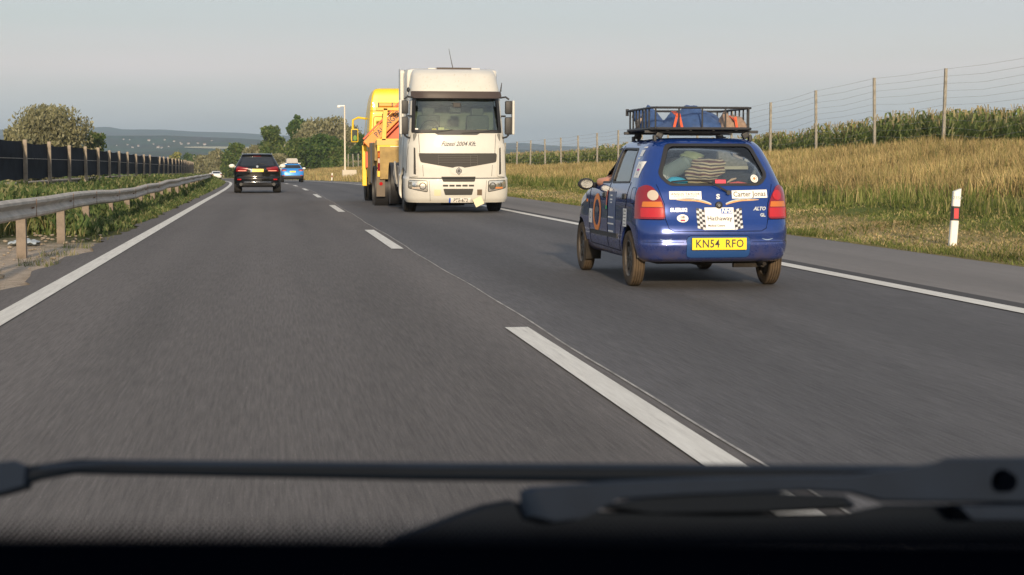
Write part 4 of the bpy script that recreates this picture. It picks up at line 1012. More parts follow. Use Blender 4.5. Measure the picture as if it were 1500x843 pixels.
nb_ = B.decal('blue_logo_box', rectgrid(-.055, .055, -.024, .024), .09, .735, 'rear', mat('nhs_blue', (.01, .10, .45), .5), parent=s3, off=.0045)
bezel_text(B, 'NHS', .055, .09, .735, 'rear', m_stick, parent=s3, off=.006, shear=.25, bold=.0022, sx=.95)
bezel_text(B, 'Hathaway', .060, .018, .665, 'rear', m_text, parent=s3, off=.0045, bold=.0006); bezel_text(B, 'Medical Centre', .026, -.02, .600, 'rear', m_text, parent=s3, off=.0045, bold=.0004)
m_sil = mat('silver_badge', (.62, .63, .62), .3, .6)
bezel_text(B, 'SUZUKI', .046, -.367, .745, 'rear', m_sil, bold=.002, name='badge'); bezel_text(B, 'ALTO', .046, .415, .755, 'rear', m_sil, shear=.35, bold=.002, name='badge'); bezel_text(B, 'GL', .042, .445, .695, 'rear', m_sil, bold=.002, name='badge')
bezel_text(B, 'S', .062, .015, .868, 'rear', m_sil, bold=.003, sx=1.25, name='emblem')
ov = B.decal('country_sticker', ellgrid(0, 0, .054, .037), -.335, .668, 'rear', m_stick); bezel_text(B, 'GB', .032, -.335, .678, 'rear', m_text, parent=ov, off=.0045, bold=.0008)
B.decal('flag', rectgrid(-.022, .022, -.008, .008), -.335, .649, 'rear', mat('dark_red_print', (.4, .04, .06), .5), parent=ov, off=.0045)
for s0 in (-.163, .199):
    vb, fb_, vw_, fw_ = [], [], [], []
    for r_ in range(8):
        for c_ in range(3):
            v, f = rectgrid(s0 - .038 + c_ * .0255, s0 - .038 + (c_ + 1) * .0255, .568 + r_ * .0235, .568 + (r_ + 1) * .0235, 1, 1)
            dv = .012 * math.sin((c_ + .5) * 1.2) ; v = [(a, b + (a - s0) * (-.25 if s0 < 0 else .25)) for a, b in v]
            tgt = (vb, fb_) if (r_ + c_) % 2 else (vw_, fw_); k = len(tgt[0]); tgt[0].extend(v); tgt[1].extend([tuple(i + k for i in q) for q in f])
    co = B.decal('chequer_sticker', (vw_, fw_), 0, 0, 'rear', mat('light_grey_print', (.55, .56, .58), .5)); B.decal('chequer_black', (vb, fb_), 0, 0, 'rear', m_text, parent=co)
# swooshes
def band(c, w0): 
    n_ = len(c); v = []; 
    for i, (a, b) in enumerate(c): ww = w0 * math.sin(math.pi * (i + .3) / (n_ + .2)) ** .6; v += [(a, b - ww), (a, b + ww)]
    return v, [(2*i, 2*i+1, 2*i+3, 2*i+2) for i in range(n_ - 1)]
for s, nm in ((-1, 'swoosh'), (1, 'swoosh')):
    m0 = None
    for (mo_, w0, dz_) in ((mat('pale_blue_print', (.30, .38, .48), .5), .014, .004), (mat('orange_print', (.62, .30, .10), .5), .009, -.006), (mat('cream_print', (.6, .55, .42), .5), .004, .004)):
        c = [(s * (.40 - .33 * t), .838 + dz_ * t - .06 * max(0, t - .45)**1.7 / .55) for t in np.linspace(0, 1, 16)]
        q = B.decal(nm if m0 is None else 'stripe', band(c, w0), .015, .002, 'rear', mo_, parent=m0, off=.003 + (0 if m0 is None else .0015)); m0 = m0 or q
h = B.hit(.018, .79, 'rear', 0)
MB().lathe([(-.004, .001), (-.022, .001), (-.022, .012), (-.016, .03), (-.004, .036), (.0, .036), (.0, .001)], (h.x, h.y, h.z), 'Y', 20).build('tailgate_lock', m_dark, hb, smooth=30)
MB().lathe([(-.024, .001), (-.027, .001), (-.027, .010), (-.024, .012)], (h.x, h.y, h.z), 'Y', 12).build('lock_barrel', m_chrome, bpy.data.objects['tailgate_lock'], smooth=30)
# rear wiper
p0 = B.hit(.115, .905, 'rear', .02); p1 = B.hit(-.04, .985, 'rear', .028); p2 = B.hit(-.14, 1.0, 'rear', .028)
wpo = MB().cyl(p0 + Vector((0, .02, 0)), p0 + Vector((0, -.012, 0)), .022, 12).tube([p0, p0 * .5 + p1 * .5 + Vector((0, -.008, 0)), p1, p2], [.011, .009, .006, .005], 6).build('rear_wiper', m_dark, hb, smooth=50)
MB().tube([B.hit(a, 1.018 - .012 * ((a + .18) / .22)**2, 'rear', .012) for a in np.linspace(-.42, .0, 9)], .007, 6).build('wiper_blade', m_dark, wpo, smooth=50)
B.decal('red_window_sticker', rectgrid(-.052, .052, -.018, .018), .055, 1.012, 'rear', mat('red_sticker', (.75, .07, .10), .5), off=-.003)
rs_ = B.decal('round_window_sticker', ellgrid(0, 0, .037, .037), .395, 1.04, 'rear', m_stick, off=-.003); B.decal('roundel', ellgrid(0, 0, .013, .013), .395, 1.04, 'rear', mat('orange_roundel', (.6, .22, .05), .5), parent=rs_, off=-.0015)
B.decal('roundel_ring', ellgrid(0, 0, .027, .027, inner=.85), .395, 1.04, 'rear', m_greyp, parent=rs_, off=-.0015)
# light scuffs on the bumper corners
m_scuff = mat('scuffed_paint', (.25, .34, .5), .6)
for u in (-.50, .48): B.decal('scuff', band([(u - .055 + .11 * t, .478 - .012 * math.sin(math.pi * t)) for t in np.linspace(0, 1, 8)], .004), 0, 0, 'rear', m_scuff)
# side stickers on both visible flanks (left side)
L_ = lambda nm, y0, y1, z0, z1, m=m_stick, off=.003: st(nm, y0, y1, z0, z1, m, off, 'left')
cpil = L_('sticker', .42, .62, 1.045, 1.20); bezel_text(B, 'unicef', .045, .52, 1.115, 'left', mat('magenta_print', (.6, .05, .3), .5), parent=cpil, off=.0045, mir=True) if False else B.decal('print', ellgrid(0, 0, .05, .012), .52, 1.12, 'left', mat('magenta_print', (.6, .05, .3), .5), parent=cpil, off=.0045)
B.decal('print', ellgrid(0, 0, .05, .05, inner=.93), .52, 1.122, 'left', m_greyp, parent=cpil, off=.0045)
L_('sticker', .56, .68, 1.25, 1.31); s5 = L_('sticker', .66, .82, .57, .745)
for k in range(5): B.decal('print', rectgrid(-.05, .05, -.004, .004), .74, .72 - .032 * k, 'left', m_greyp, parent=s5, off=.0045)
s6 = L_('sticker', 2.32, 2.50, .55, .70); B.decal('print', ellgrid(0, 0, .04, .04, inner=.8), 2.41, .635, 'left', m_greyp, parent=s6, off=.0045)
m_or = mat('orange_sticker', (.80, .25, .05), .5); rg = B.decal('ring_sticker', ellgrid(0, 0, .20, .20, inner=.68), 2.08, .67, 'left', m_or)
B.decal('figure', ellgrid(0, 0, .055, .12), 2.08, .67, 'left', mat('dark_figure_print', (.03, .03, .06), .6), parent=rg); B.decal('figure', ellgrid(0, 0, .10, .035), 2.08, .70, 'left', m_greyp, parent=rg, off=.004)
gp = L_('grey_panel_sticker', 1.18, 1.52, .46, .90, mat('faded_panel_print', (.07, .10, .20), .4)); B.decal('stripe', rectgrid(-.02, .02, -.08, .08), 1.60, .83, 'left', mat('red_orange_print', (.7, .18, .10), .5), parent=gp, off=.0045, rot=.1)
B.decal('stripe', rectgrid(-.035, .035, -.018, .018), 1.62, .735, 'left', mat('green_print', (.05, .35, .12), .5), parent=gp, off=.0045)
for k, (w_, z_) in enumerate(((.10, .86), (.12, .82), (.07, .79), (.26, .64), (.28, .575), (.24, .50), (.22, .48))): B.decal('print', rectgrid(-w_/2, w_/2, -.007, .007), 1.38, z_, 'left', m_stick, parent=gp, off=.0045)
B.decal('wing_sticker', rectgrid(-.18, .18, -.05, .05, 8, 4), 2.86, .80, 'left', m_stick, rot=-.25)
for (y_, z_) in ((.60, 1.335), (.66, 1.23)): B.decal('print', rectgrid(-.05, .05, -.006, .006), y_, z_, 'left', m_stick)
# seats seen through the glass
for x_ in (-.33, .33):
    MB().box((x_, 1.62, .72), (.46, .16, .62), Matrix.Rotation(.18, 4, 'X'), bev=.05).box((x_, 1.85, .50), (.46, .5, .16), bev=.05).box((x_, 1.56, 1.10), (.24, .10, .16), bev=.03).build('front_seat', mat('dark_seat_cloth', (.04, .042, .05), .9), hb, smooth=40)
MB().box((0, 1.0, .80), (1.1, .14, .46), bev=.05).build('rear_seat', mat('rear_seat_cloth', (.035, .037, .045), .9), hb, smooth=40)
MB().box((0, 2.40, .90), (1.2, .36, .16), bev=.05).build('dashboard', m_dark, hb)
MB().lathe([(0, .17), (.012, .18), (.0, .19), (-.012, .18)], (.33, 2.14, .93), 'Y', 24, closed=True).build('steering_wheel', m_dark, hb)
# ---- luggage behind the rear window (own things)
def on_hb(o, label, cat, group=None): tag(o, label, cat, group); return o
HB = Vector(hb.location)
def lump(name, c, r, m, label, cat, seed=0, amp=.18, nu=24, nv=16, M=None):
    rr = np.random.default_rng(seed); mb = MB().sph((0, 0, 0), (1, 1, 1), nu, nv); ph = rr.uniform(0, 6, 9)
    v2 = []
    for x, y, z in mb.v:
        k = 1 + amp * (math.sin(3*x + ph[0]) * math.sin(4*y + ph[1]) + .6 * math.sin(7*z + 4*x + ph[2]) + .35 * math.sin(13*x + ph[3] + 6*y) + .25 * math.sin(17 * z + ph[4]) ) * .6
        p = Vector((x * r[0] * k, y * r[1] * k, z * r[2] * k)); v2.append(M @ p if M is not None else p)
    mb.v = v2; o = mb.build(name, m, None, smooth=50, loc=HB + Vector(c)); tag(o, label, cat); return o
# heap of dark bags behind, so the window does not read as empty
lump('duffel_bag', (.05, .92, 1.08), (.50, .16, .20), mat('dark_bag_cloth', (.03, .032, .042), .9), 'dark duffel bag filling the back of the blue car behind the other luggage', 'bag', 3, .12)
# water bottle
bt = empty('water_bottle', HB + Vector((-.30, .43, 1.14)), 0, 'large clear ribbed water bottle lying inside the blue car rear window', 'bottle')
Mb = Matrix.Rotation(.25, 4, 'Z') @ Matrix.Rotation(-.42, 4, 'Y')
prof = [(-.19, .001), (-.19, .06)]
for i in range(12): prof += [(-.17 + i * .022, .082), (-.162 + i * .022, .072)]
prof += [(.11, .075), (.15, .05), (.17, .022), (.19, .022), (.19, .001)]
mb = MB().lathe(prof, (0, 0, 0), 'X', 20); mb.v = [tuple(Mb @ Vector(v)) for v in mb.v]
mbt = bpy.data.materials.new('crinkled_clear_plastic'); mbt.use_nodes = True; pb_ = mbt.node_tree.nodes['Principled BSDF']; pb_.inputs['Base Color'].default_value = (.24, .30, .30, 1); pb_.inputs['Roughness'].default_value = .12; pb_.inputs['Alpha'].default_value = .62; pb_.inputs['Coat Weight'].default_value = .5
mb.build('shell', mbt, bt, smooth=25)
mb = MB().lathe([(.185, .001), (.185, .028), (.215, .028), (.215, .001)], (0, 0, 0), 'X', 16); mb.v = [tuple(Mb @ Vector(v)) for v in mb.v]; mb.build('cap', mat('pale_green_cap', (.35, .42, .2), .5), bt)
lump('cloth', (-.44, .36, 1.05), (.05, .04, .05), mat('grey_white_rag', (.4, .42, .42), .9), 'crumpled pale rag in the lower left corner of the blue car rear window', 'cloth', 4)
lump('pouch', (-.345, .27, 1.0), (.115, .05, .055), mat('cyan_nylon', (.02, .38, .62), .6), 'bright cyan pouch at the lower left inside the blue car rear window', 'pouch', 5, .08)
lump('plastic_bag', (-.13, .52, 1.24), (.12, .08, .06), mat('olive_plastic', (.20, .24, .12), .5), 'olive green plastic bag behind the water bottle in the blue car', 'bag', 6)
# striped rucksack
mst = bpy.data.materials.new('striped_woven_cloth'); mst.use_nodes = True; n, l = nodes_of(mst); p = n['Principled BSDF']; t_ = n.new('ShaderNodeTexCoord')
wv = n.new('ShaderNodeTexWave'); wv.inputs['Scale'].default_value = 3.2; wv.inputs['Distortion'].default_value = 5; wv.inputs['Detail Scale'].default_value = .6; wv.bands_direction = 'Z'; l.new(t_.outputs['Object'], wv.inputs[0])
c = ramp(n, l, wv.outputs[0], [(0, (.10, .03, .03)), (.18, (.16, .10, .07)), (.3, (.42, .35, .23)), (.8, (.50, .42, .29)), (.95, (.06, .05, .05))]); l.new(c, p.inputs['Base Color']); p.inputs['Roughness'].default_value = .9
wv.inputs['Scale'].default_value = 5.5
lump('striped_bag', (-.04, .40, 1.085), (.19, .12, .14), mst, 'cream and dark red striped cloth bag in the middle of the blue car rear window', 'bag', 8, .26, M=Matrix.Rotation(-.3, 4, 'Y'))
# boot (walking shoe)
mb = MB(); sole = [(-.15, 0), (-.13, -.035), (0, -.04), (.10, -.045), (.17, -.03), (.18, 0), (.17, .03), (.10, .045), (0, .035), (-.13, .035)]
mb.prism(sole, 0, .032, 'Z'); so = MB(); 
secs = [(-.14, .035, .15), (-.09, .042, .17), (-.04, .042, .155), (.0, .042, .11), (.06, .044, .085), (.12, .040, .065), (.165, .022, .045)]
Vv = []
for (x, hw_, h_) in secs:
    for j in range(10): a = math.pi * j / 9; Vv.append((x, -hw_ * math.cos(a), .03 + h_ * math.sin(a) ** .7))
so.v = Vv; so.f = [(i*10+j, i*10+j+1, (i+1)*10+j+1, (i+1)*10+j) for i in range(len(secs)-1) for j in range(9)] + [tuple(range(10)), tuple(range(60, 70))[::-1]]
sh = empty('walking_shoe', HB + Vector((.24, .46, 1.125)), .15, 'grey walking shoe lying on the bags at the right inside the blue car rear window', 'shoe')
mb.build('sole', mat('pale_sole', (.38, .36, .27), .8), sh); so.build('upper', mat('grey_suede', (.17, .165, .14), .9, var=.3, vscale=30), sh, smooth=50)
lump('cloth', (.33, .52, 1.26), (.05, .04, .07), mat('beige_cloth', (.42, .34, .26), .9), 'small beige cloth bundle above the walking shoe in the blue car', 'cloth', 9)
lump('white_box', (.43, .48, 1.215), (.05, .03, .022), mat('white_card', (.7, .7, .66), .6), 'small white packet beside the beige cloth in the blue car', 'packet', 10, .04)
cb = MB().tube([(.36 + .13 * math.cos(a), .44, 1.16 + .13 * math.sin(a)) for a in np.linspace(-1.3, 1.7, 14)], .02, 8).build('cable_loop', mat('grey_hose', (.12, .13, .14), .7), None, smooth=60, loc=HB); tag(cb, 'dark grey hose looped at the right inside the blue car rear window', 'hose')
lump('black_bag', (.22, .36, 1.03), (.22, .07, .075), mat('black_mesh', (.022, .022, .024), .9), 'black mesh bag under the walking shoe in the blue car', 'bag', 12, .14)
for k, (a, b, c_) in enumerate((((.15, .27, 1.0), (.24, .27, 1.04), (.55, .40, .28)), ((.17, .26, .995), (.34, .26, .99), (.6, .08, .07)))):
    mb = MB().tube([Vector(a), (Vector(a) + Vector(b)) / 2 + Vector((0, 0, .008)), Vector(b)], [.006, .012, .006], 7); tag(mb.build('strap', mat('strap_cloth', c_, .8), None, smooth=50, loc=HB), ('loose beige strap end low in the blue car rear window', 'loose red strap low in the blue car rear window')[k], 'strap')
# ---- roof rack
m_blk = mat('black_rack_steel', (.025, .026, .03), .5, spec=.4)
rk = MB(); xl, xr, y0, y1, zb, zt = -.525, .455, .50, 1.60, 1.515, 1.715
for z_, r_ in ((zb, .014), (zt, .011), ): rk.tube([(xl + .04, y0, z_), (xr - .04, y0, z_), (xr, y0 + .04, z_), (xr, y1 - .04, z_), (xr - .04, y1, z_), (xl + .04, y1, z_), (xl, y1 - .04, z_), (xl, y0 + .04, z_)], r_, 8, closed=True)
for x in np.linspace(xl + .03, xr - .03, 5): rk.cyl((x, y0, zb), (x, y0, zt), .0085, 8); rk.cyl((x, y1, zb), (x, y1, zt), .0085, 8)
for y in np.linspace(y0 + .14, y1 - .14, 7): rk.cyl((xl, y, zb), (xl, y, zt), .0085, 8); rk.cyl((xr, y, zb), (xr, y, zt), .0085, 8)
for y in np.linspace(y0 + .08, y1 - .08, 8): rk.box(((xl + xr) / 2, y, zb - .004), (xr - xl, .025, .012))
for x in np.linspace(xl + .15, xr - .15, 4): rk.box((x, (y0 + y1) / 2, zb - .012), (.02, y1 - y0, .012))
rko = rk.build('roof_rack', m_blk, hb, smooth=40)
for y in (.62, 1.52):
    MB().box((-.01, y, 1.487), (1.13, .035, .028), bev=.006).build('cross_bar', m_blk, rko)
    for s in (-1, 1):
        MB().box((s * .43, y, 1.455), (.07, .06, .06), Matrix.Rotation(-s * .5, 4, 'Y'), bev=.015).box((s * .475, y, 1.425), (.03, .07, .06), bev=.01).build('bar_foot', m_blk, rko)
MB().cyl((xl, y1, zt + .02), (xl, y1, zt - .05), .016, 8).build('clamp', m_blk, rko)
MB().box((-.02, .85, 1.47), (.46, .25, .03), bev=.01).build('spare_board', m_dark, rko)
# ---- load on the rack
def tarp(name, cx, cy, sx_, sy_, h_, seed, m, label, cat, peaks):
    rr = np.random.default_rng(seed); nx, ny = 46, 34; V = []
    for j in range(ny + 1):
        for i in range(nx + 1):
            u, v = i / nx * 2 - 1, j / ny * 2 - 1; e_ = min(1, (1 - abs(u)) * 5) ** .6 * min(1, (1 - abs(v)) * 5) ** .6
            z = 0
            for (a, b, s_, hh) in peaks: z = max(z, hh * math.exp(-((u - a)**2 + .5 * (v - b)**2) / s_))
            z = z * h_ * e_ * (1 + .05 * math.sin(9*u + 4*v + seed) + .04 * math.sin(17*u - 12*v) + .025 * math.sin(31*u + 23*v)) 
            V.append((cx + u * sx_ / 2 * (1 + .03 * math.sin(7 * v)), cy + v * sy_ / 2 * (1 + .03 * math.sin(6 * u)), 1.53 + z))
    k = (nx + 1) * (ny + 1); V += [(a, b, 1.528) for a, b, c in V]; mb = MB(); mb.v = V
    q = lambda i, j: j * (nx + 1) + i
    for j in range(ny):
        for i in range(nx): mb.f += [(q(i, j), q(i+1, j), q(i+1, j+1), q(i, j+1)), (k + q(i, j), k + q(i, j+1), k + q(i+1, j+1), k + q(i+1, j))]
    for i in range(nx): mb.f += [(q(i, 0), k + q(i, 0), k + q(i+1, 0), q(i+1, 0)), (q(i, ny), q(i+1, ny), k + q(i+1, ny), k + q(i, ny))]
    for j in range(ny): mb.f += [(q(0, j), q(0, j+1), k + q(0, j+1), k + q(0, j)), (q(nx, j), k + q(nx, j), k + q(nx, j+1), q(nx, j+1))]
    o = mb.build(name, m, None, smooth=40, loc=HB); tag(o, label, cat); return o
m_tarp = mat('blue_tarpaulin', (.035, .075, .19), .55, var=.25, vscale=12, bump=.3, bscale=25)
tp_ = tarp('tarpaulin', -.07, 1.05, .84, .98, .20, 2, m_tarp, 'crumpled blue tarpaulin covering the load inside the black roof rack', 'tarpaulin', [(-.75, .3, .10, 1.1), (-.30, -.1, .06, .85), (.1, -.2, .28, 1.08), (.72, .2, .12, .74), (.45, -.1, .2, .85)])
tarp('kit_bag', .31, .69, .27, .30, .13, 5, mat('tan_canvas', (.27, .19, .14), .85, var=.25, vscale=14), 'tan canvas bag at the rear right of the black roof rack', 'bag', [(-.5, 0, .25, 1.15), (.1, 0, .6, .9), (.6, 0, .3, .85)])
lump('shoe_bundle', (-.47, 1.25, 1.58), (.045, .10, .05), mat('pale_shoes', (.45, .36, .28), .8), 'pale bundle tied at the left side inside the black roof rack', 'bundle', 15)
lump('sleeping_bag', (-.43, 1.48, 1.66), (.07, .09, .07), m_tarp, 'rolled blue sleeping bag at the front left corner of the roof rack', 'bag', 16, .08)
m_ors = mat('orange_webbing', (.55, .085, .03), .7)
for k, (x, dx) in enumerate(((-.295, .03), (-.245, -.03), (.305, -.02))):
    mb = MB().box((x, .512, 1.585 - .015 * (k == 2)), (.024, .004, .15 - .03 * (k == 2)), Matrix.Rotation(dx * 8, 4, 'Y'))
    mb.box((x + (.012 if dx > 0 else -.012), .60, 1.66 - .04 * (k == 2)), (.024, .20, .004), Matrix.Rotation(.25, 4, 'X'))
    tag(mb.build('webbing_strap', m_ors, None, loc=HB), ('left strand of the orange lashing strap over the blue tarpaulin', 'right strand of the orange lashing strap over the blue tarpaulin', 'single orange strap over the tan bag on the roof rack')[k], 'strap')
# ---- passenger with an elbow out of the open window
def skin_figure(name, joints, edges, radii, m, label, parent=None, sub=2, root=0):
    me = bpy.data.meshes.new(name); me.from_pydata(joints, edges, []); o = bpy.data.objects.new(name, me); COL.objects.link(o)
    sk = o.modifiers.new('skin', 'SKIN'); 
    for i, r_ in enumerate(radii): me.skin_vertices[0].data[i].radius = (r_, r_) if not hasattr(r_, '__len__') else r_
    me.skin_vertices[0].data[root].use_root = True
    ss = o.modifiers.new('sub', 'SUBSURF'); ss.levels = sub; ss.render_levels = sub
    bpy.context.view_layer.update()
    m2 = bpy.data.meshes.new_from_object(o.evaluated_get(bpy.context.evaluated_depsgraph_get())); bpy.data.objects.remove(o, do_unlink=True)
    m2.materials.clear(); m2.materials.append(m); m2.polygons.foreach_set('use_smooth', np.ones(len(m2.polygons), dtype=bool))
    o = bpy.data.objects.new(name, m2); link(o, parent)
    if label: tag(o, label, 'person')
    return o
m_skin = mat('bare_skin', (.56, .26, .16), .55, var=.06, vscale=8)  # even warm skin tone with slight variation
J = [(-.36, 1.86, .66), (-.36, 1.80, .84), (-.36, 1.76, 1.03), (-.36, 1.77, 1.10), (-.36, 1.79, 1.16), (-.36, 1.80, 1.24),
     (-.52, 1.77, 1.02), (-.655, 1.94, .985), (-.700, 2.14, .985), (-.60, 2.24, 1.0), (-.48, 2.34, 1.06), (-.20, 1.77, 1.02), (-.16, 1.90, .82), (-.22, 2.10, .74),
     (-.44, 2.05, .63), (-.44, 2.36, .58), (-.28, 2.05, .63), (-.28, 2.36, .58)]
E = [(0, 1), (1, 2), (2, 3), (3, 4), (4, 5), (2, 6), (6, 7), (7, 8), (8, 9), (9, 10), (2, 11), (11, 12), (12, 13), (0, 14), (14, 15), (0, 16), (16, 17)]
Rd = [.13, .13, .12, .052, .075, .085, .062, .050, .045, .040, .028, .06, .045, .03, .09, .06, .09, .06]
pe = skin_figure('person', J, E, Rd, m_skin, 'person sitting in the blue car with a bare elbow out of the open front window'); pe.location = HB
sc_ = skin_figure('shirt', [(J[0][0], J[0][1], .68), J[1], J[2], (-.36, 1.765, 1.07), J[6], J[11]], [(0, 1), (1, 2), (2, 3), (2, 4), (2, 5)], [.145, .145, .135, .06, .075, .075], mat('dark_tee_shirt', (.05, .06, .09), .9), None, pe)
MB().sph((-.36, 1.785, 1.235), (.092, .10, .085), 16, 10).build('hair', mat('brown_hair', (.06, .035, .02), .9), pe, smooth=60)
hd = [(.0, .0), (.018, .02), (.03, -.01), (.025, .01)]
fg = MB()
for k in range(4):
    b_ = Vector((-.49 + .016 * k, 2.345, 1.065)); fg.tube([b_, b_ + Vector((.0, .045, .012)), b_ + Vector((.006, .075, -.008)), b_ + Vector((.01, .085, -.03))], [.009, .0085, .008, .006], 8)
fg.tube([(-.50, 2.33, 1.05), (-.52, 2.36, 1.04), (-.515, 2.39, 1.045)], [.011, .010, .007], 8); fg.build('fingers', m_skin, pe, smooth=60)
# ================================================ white tractor unit, towed backwards
m_cream = mat('off_white_truck_paint', (.54, .53, .49), .42, coat=.35, var=.05, vscale=1.5, bump=.03, bscale=40)
m_visor = mat('smoked_visor', (.05, .032, .022), .2, coat=.5)
m_wgl = glass('windscreen_glass', (.82, .88, .83), .05)
m_grl = mat('dark_grille', (.035, .033, .03), .7); m_lt = mat('headlamp_glass', (.62, .60, .55), .08, .75, coat=.8)
wt_ = empty('tractor_unit', (0, 0, 0), 0, 'big cream white truck cab facing the camera, towed backwards behind the yellow truck', 'truck')
TH = R(2.4)
P_ = place(wt_, 38.4 + 1.35, 0, 0); _d = 39.75
wt_.location = (4.46, (_d - 4.46 * math.sin(YAW)) / math.cos(YAW), 0); wt_.rotation_euler = (-TH, 0, math.pi)
RT = [(.30, -.95, 1.27, 1.20, .1, .3, .0, .12), (.40, -.95, 1.33, 1.245, .1, .32, .0, .14), (.62, -.95, 1.36, 1.255, .1, .32, .0, .14), (.86, -.95, 1.345, 1.25, .1, .32, .0, .14), (.90, -.95, 1.31, 1.225, .1, .3, .0, .13), (1.1, -.95, 1.31, 1.205, .1, .3, .0, .13), (1.5, -.95, 1.28, 1.195, .1, .3, 0, .13),
      (1.93, -.95, 1.22, 1.165, .1, .3, 0, .14), (2.35, -.95, 1.13, 1.13, .1, .3, 0, .14), (2.77, -.95, 1.02, 1.10, .1, .3, 0, .14), (2.98, -.95, .96, 1.075, .1, .3, 0, .13), (3.2, -.95, .84, 1.04, .1, .3, 0, .12), (3.38, -.95, .68, 1.01, .1, .28, 0, .1), (3.46, -.95, .52, .97, .1, .25, 0, .1)]
W = Body(wt_, RT, m_cream, hollow=-.05, crown=.03)
m_ = -1  # picture u -> local x
def PU(pts): return [(m_ * a, b + .05) for a, b in pts]
ws = rounded(PU([(-1.02, 1.97), (1.02, 1.97), (.985, 2.74), (-.985, 2.74)]), .06)
wso = rounded(PU([(-1.085, 1.905), (-.55, 1.905), (-.48, 1.87), (.48, 1.87), (.55, 1.905), (1.085, 1.905), (1.03, 2.79), (-1.03, 2.79)]), .05)
W.cut(MB().prism(ws, .4, 2, 'Y'))
sw = rounded([(.05, 1.98), (.92, 1.98), (.74, 2.72), (.05, 2.72)], .06); W.cut(MB().prism(sw, -2, 2, 'X'))
for s in (-1, 1): W.cut(MB().cyl((s * .75, 0, .5), (s * 1.4, 0, .5), .60, 36))
W.finish()
W.panel('windscreen_surround', wso, 'Y', .4, 2, .004, -.01, m_dark, inner=None) if False else None
def frame_inner(poly, k):
    cx = sum(p[0] for p in poly) / len(poly); cy = sum(p[1] for p in poly) / len(poly); return [(cx + (a - cx) * k, cy + (b - cy) * (k - .02)) for a, b in poly]
for nm, po in (('a', [(-1.085, 1.905), (1.085, 1.905), (1.085, 1.985), (-1.085, 1.985)]), ('b', [(-1.04, 2.70), (1.04, 2.70), (1.03, 2.79), (-1.03, 2.79)]), ('c', [(-1.09, 1.93), (-1.005, 1.93), (-.97, 2.77), (-1.045, 2.77)]), ('d', [(1.09, 1.93), (1.005, 1.93), (.97, 2.77), (1.045, 2.77)])):
    W.panel('windscreen_frame', rounded(PU(po), .02), 'Y', .4, 2, .003 + .001 * (nm in 'cd'), -.01, m_dark)
W.panel('cowl', rounded(PU([(-.56, 1.915), (-.47, 1.865), (.47, 1.865), (.56, 1.915)]), .02), 'Y', .6, 2, .006, -.01, m_dark)
W.panel('windscreen', ws if False else rounded(PU([(-1.03, 1.96), (1.03, 1.96), (.995, 2.75), (-.995, 2.75)]), .06), 'Y', .4, 2, -.012, -.017, m_wgl)
for s in (-1, 1):
    W.panel('side_window', rounded([(.04, 1.97), (.93, 1.97), (.75, 2.73), (.04, 2.73)], .06), 'X', -2 if s < 0 else .3, -.3 if s < 0 else 2, -.012, -.017, m_gdark)
    W.line('door_gap', [(1.0, 1.9), (.95, 1.0), (-.05, 1.1), (-.05, 2.8), (.70, 2.8)], 'left' if s < 0 else 'right', m_seam, .006)
MB().box((0, .86, 1.84), (2.1, .5, .22), bev=.04).build('dashboard', mat('grey_dashboard', (.16, .16, .15), .8), wt_)
MB().box((0, -.15, 2.35), (2.1, .03, 1.4), bev=.01).build('cab_curtain', mat('grey_green_curtain', (.16, .17, .145), .9), wt_)
for s in (-1, 1): MB().box((s * .6, .25, 1.9), (.55, .16, .95), Matrix.Rotation(-.1, 4, 'X'), bev=.06).box((s * .6, .22, 2.45), (.3, .1, .2), bev=.04).build('seat', mat('truck_seat_cloth', (.09, .095, .09), .9), wt_)
MB().lathe([(0, .22), (.014, .235), (.0, .25), (-.014, .235)], (.6, .72, 2.02), 'Y', 24, closed=True).build('steering_wheel', m_dark, wt_)
MB().box((-.0, 1.035, 2.62), (.20, .06, .12), bev=.02).box((0.03, .99, 2.50), (.30, .05, .17), bev=.04).build('interior_mirror', m_dark, wt_)
for (u, z, w_, h_, m) in ((-.55, 2.04, .11, .05, m_yel), (-.38, 2.05, .14, .08, mat('pale_yellow_toys', (.7, .66, .3), .6)), (-.25, 2.04, .10, .03, mat('dull_yellow', (.45, .42, .2), .6)), (.60, 2.00, .26, .075, m_yel)):
    MB().box((-u, 1.09, z), (w_, .03, h_), bev=.01).build('dashboard_trinket', m, wt_)
W.decal('white_windscreen_sticker', rectgrid(-.045, .045, -.03, .03), .98, 2.04, 'front', m_stick, off=-.004)
# sun visor
W.panel('sun_visor', rounded(PU([(-1.10, 2.735), (1.10, 2.735), (1.085, 2.90), (-1.085, 2.90)]), .03), 'Y', .45, 2, .13, .10, m_visor)
for u in (-.55, .0, .55): W.decal('visor_bracket', rectgrid(-.02, .02, -.05, .05, 1, 3), u, 2.87, 'front', m_dark, off=.05)
# grilles and front details
W.panel('upper_grille', rounded(PU([(-.936, 1.425), (.955, 1.425), (.937, 1.216), (.15, 1.085), (-.12, 1.085), (-.89, 1.216)]), .05), 'Y', .8, 2, .006, -.01, m_grl)
gb = []
for z in (1.375, 1.32, 1.265, 1.21): W.line('grille_bar', [(.47, z + .05), (-.47, z + .05)], 'front', mat('grille_bar_grey', (.09, .085, .08), .5), .008, .012)
for u in (-.47, .30, .47): W.line('grille_bar', [(-u, 1.44), (-u, 1.19)], 'front', bpy.data.materials['grille_bar_grey'], .007, .012)
nose = [(m_ * .02 + .20 * math.cos(t), 1.065 + .10 * math.sin(t)) for t in np.linspace(0, 2 * math.pi, 24)[:-1]]
W.panel('nose_badge_mount', nose, 'Y', .8, 2, .02, -.01, m_cream)
v = [(0, .095), (-.07, .03), (-.07, -.03), (0, -.095), (.07, -.03), (.07, .03)]
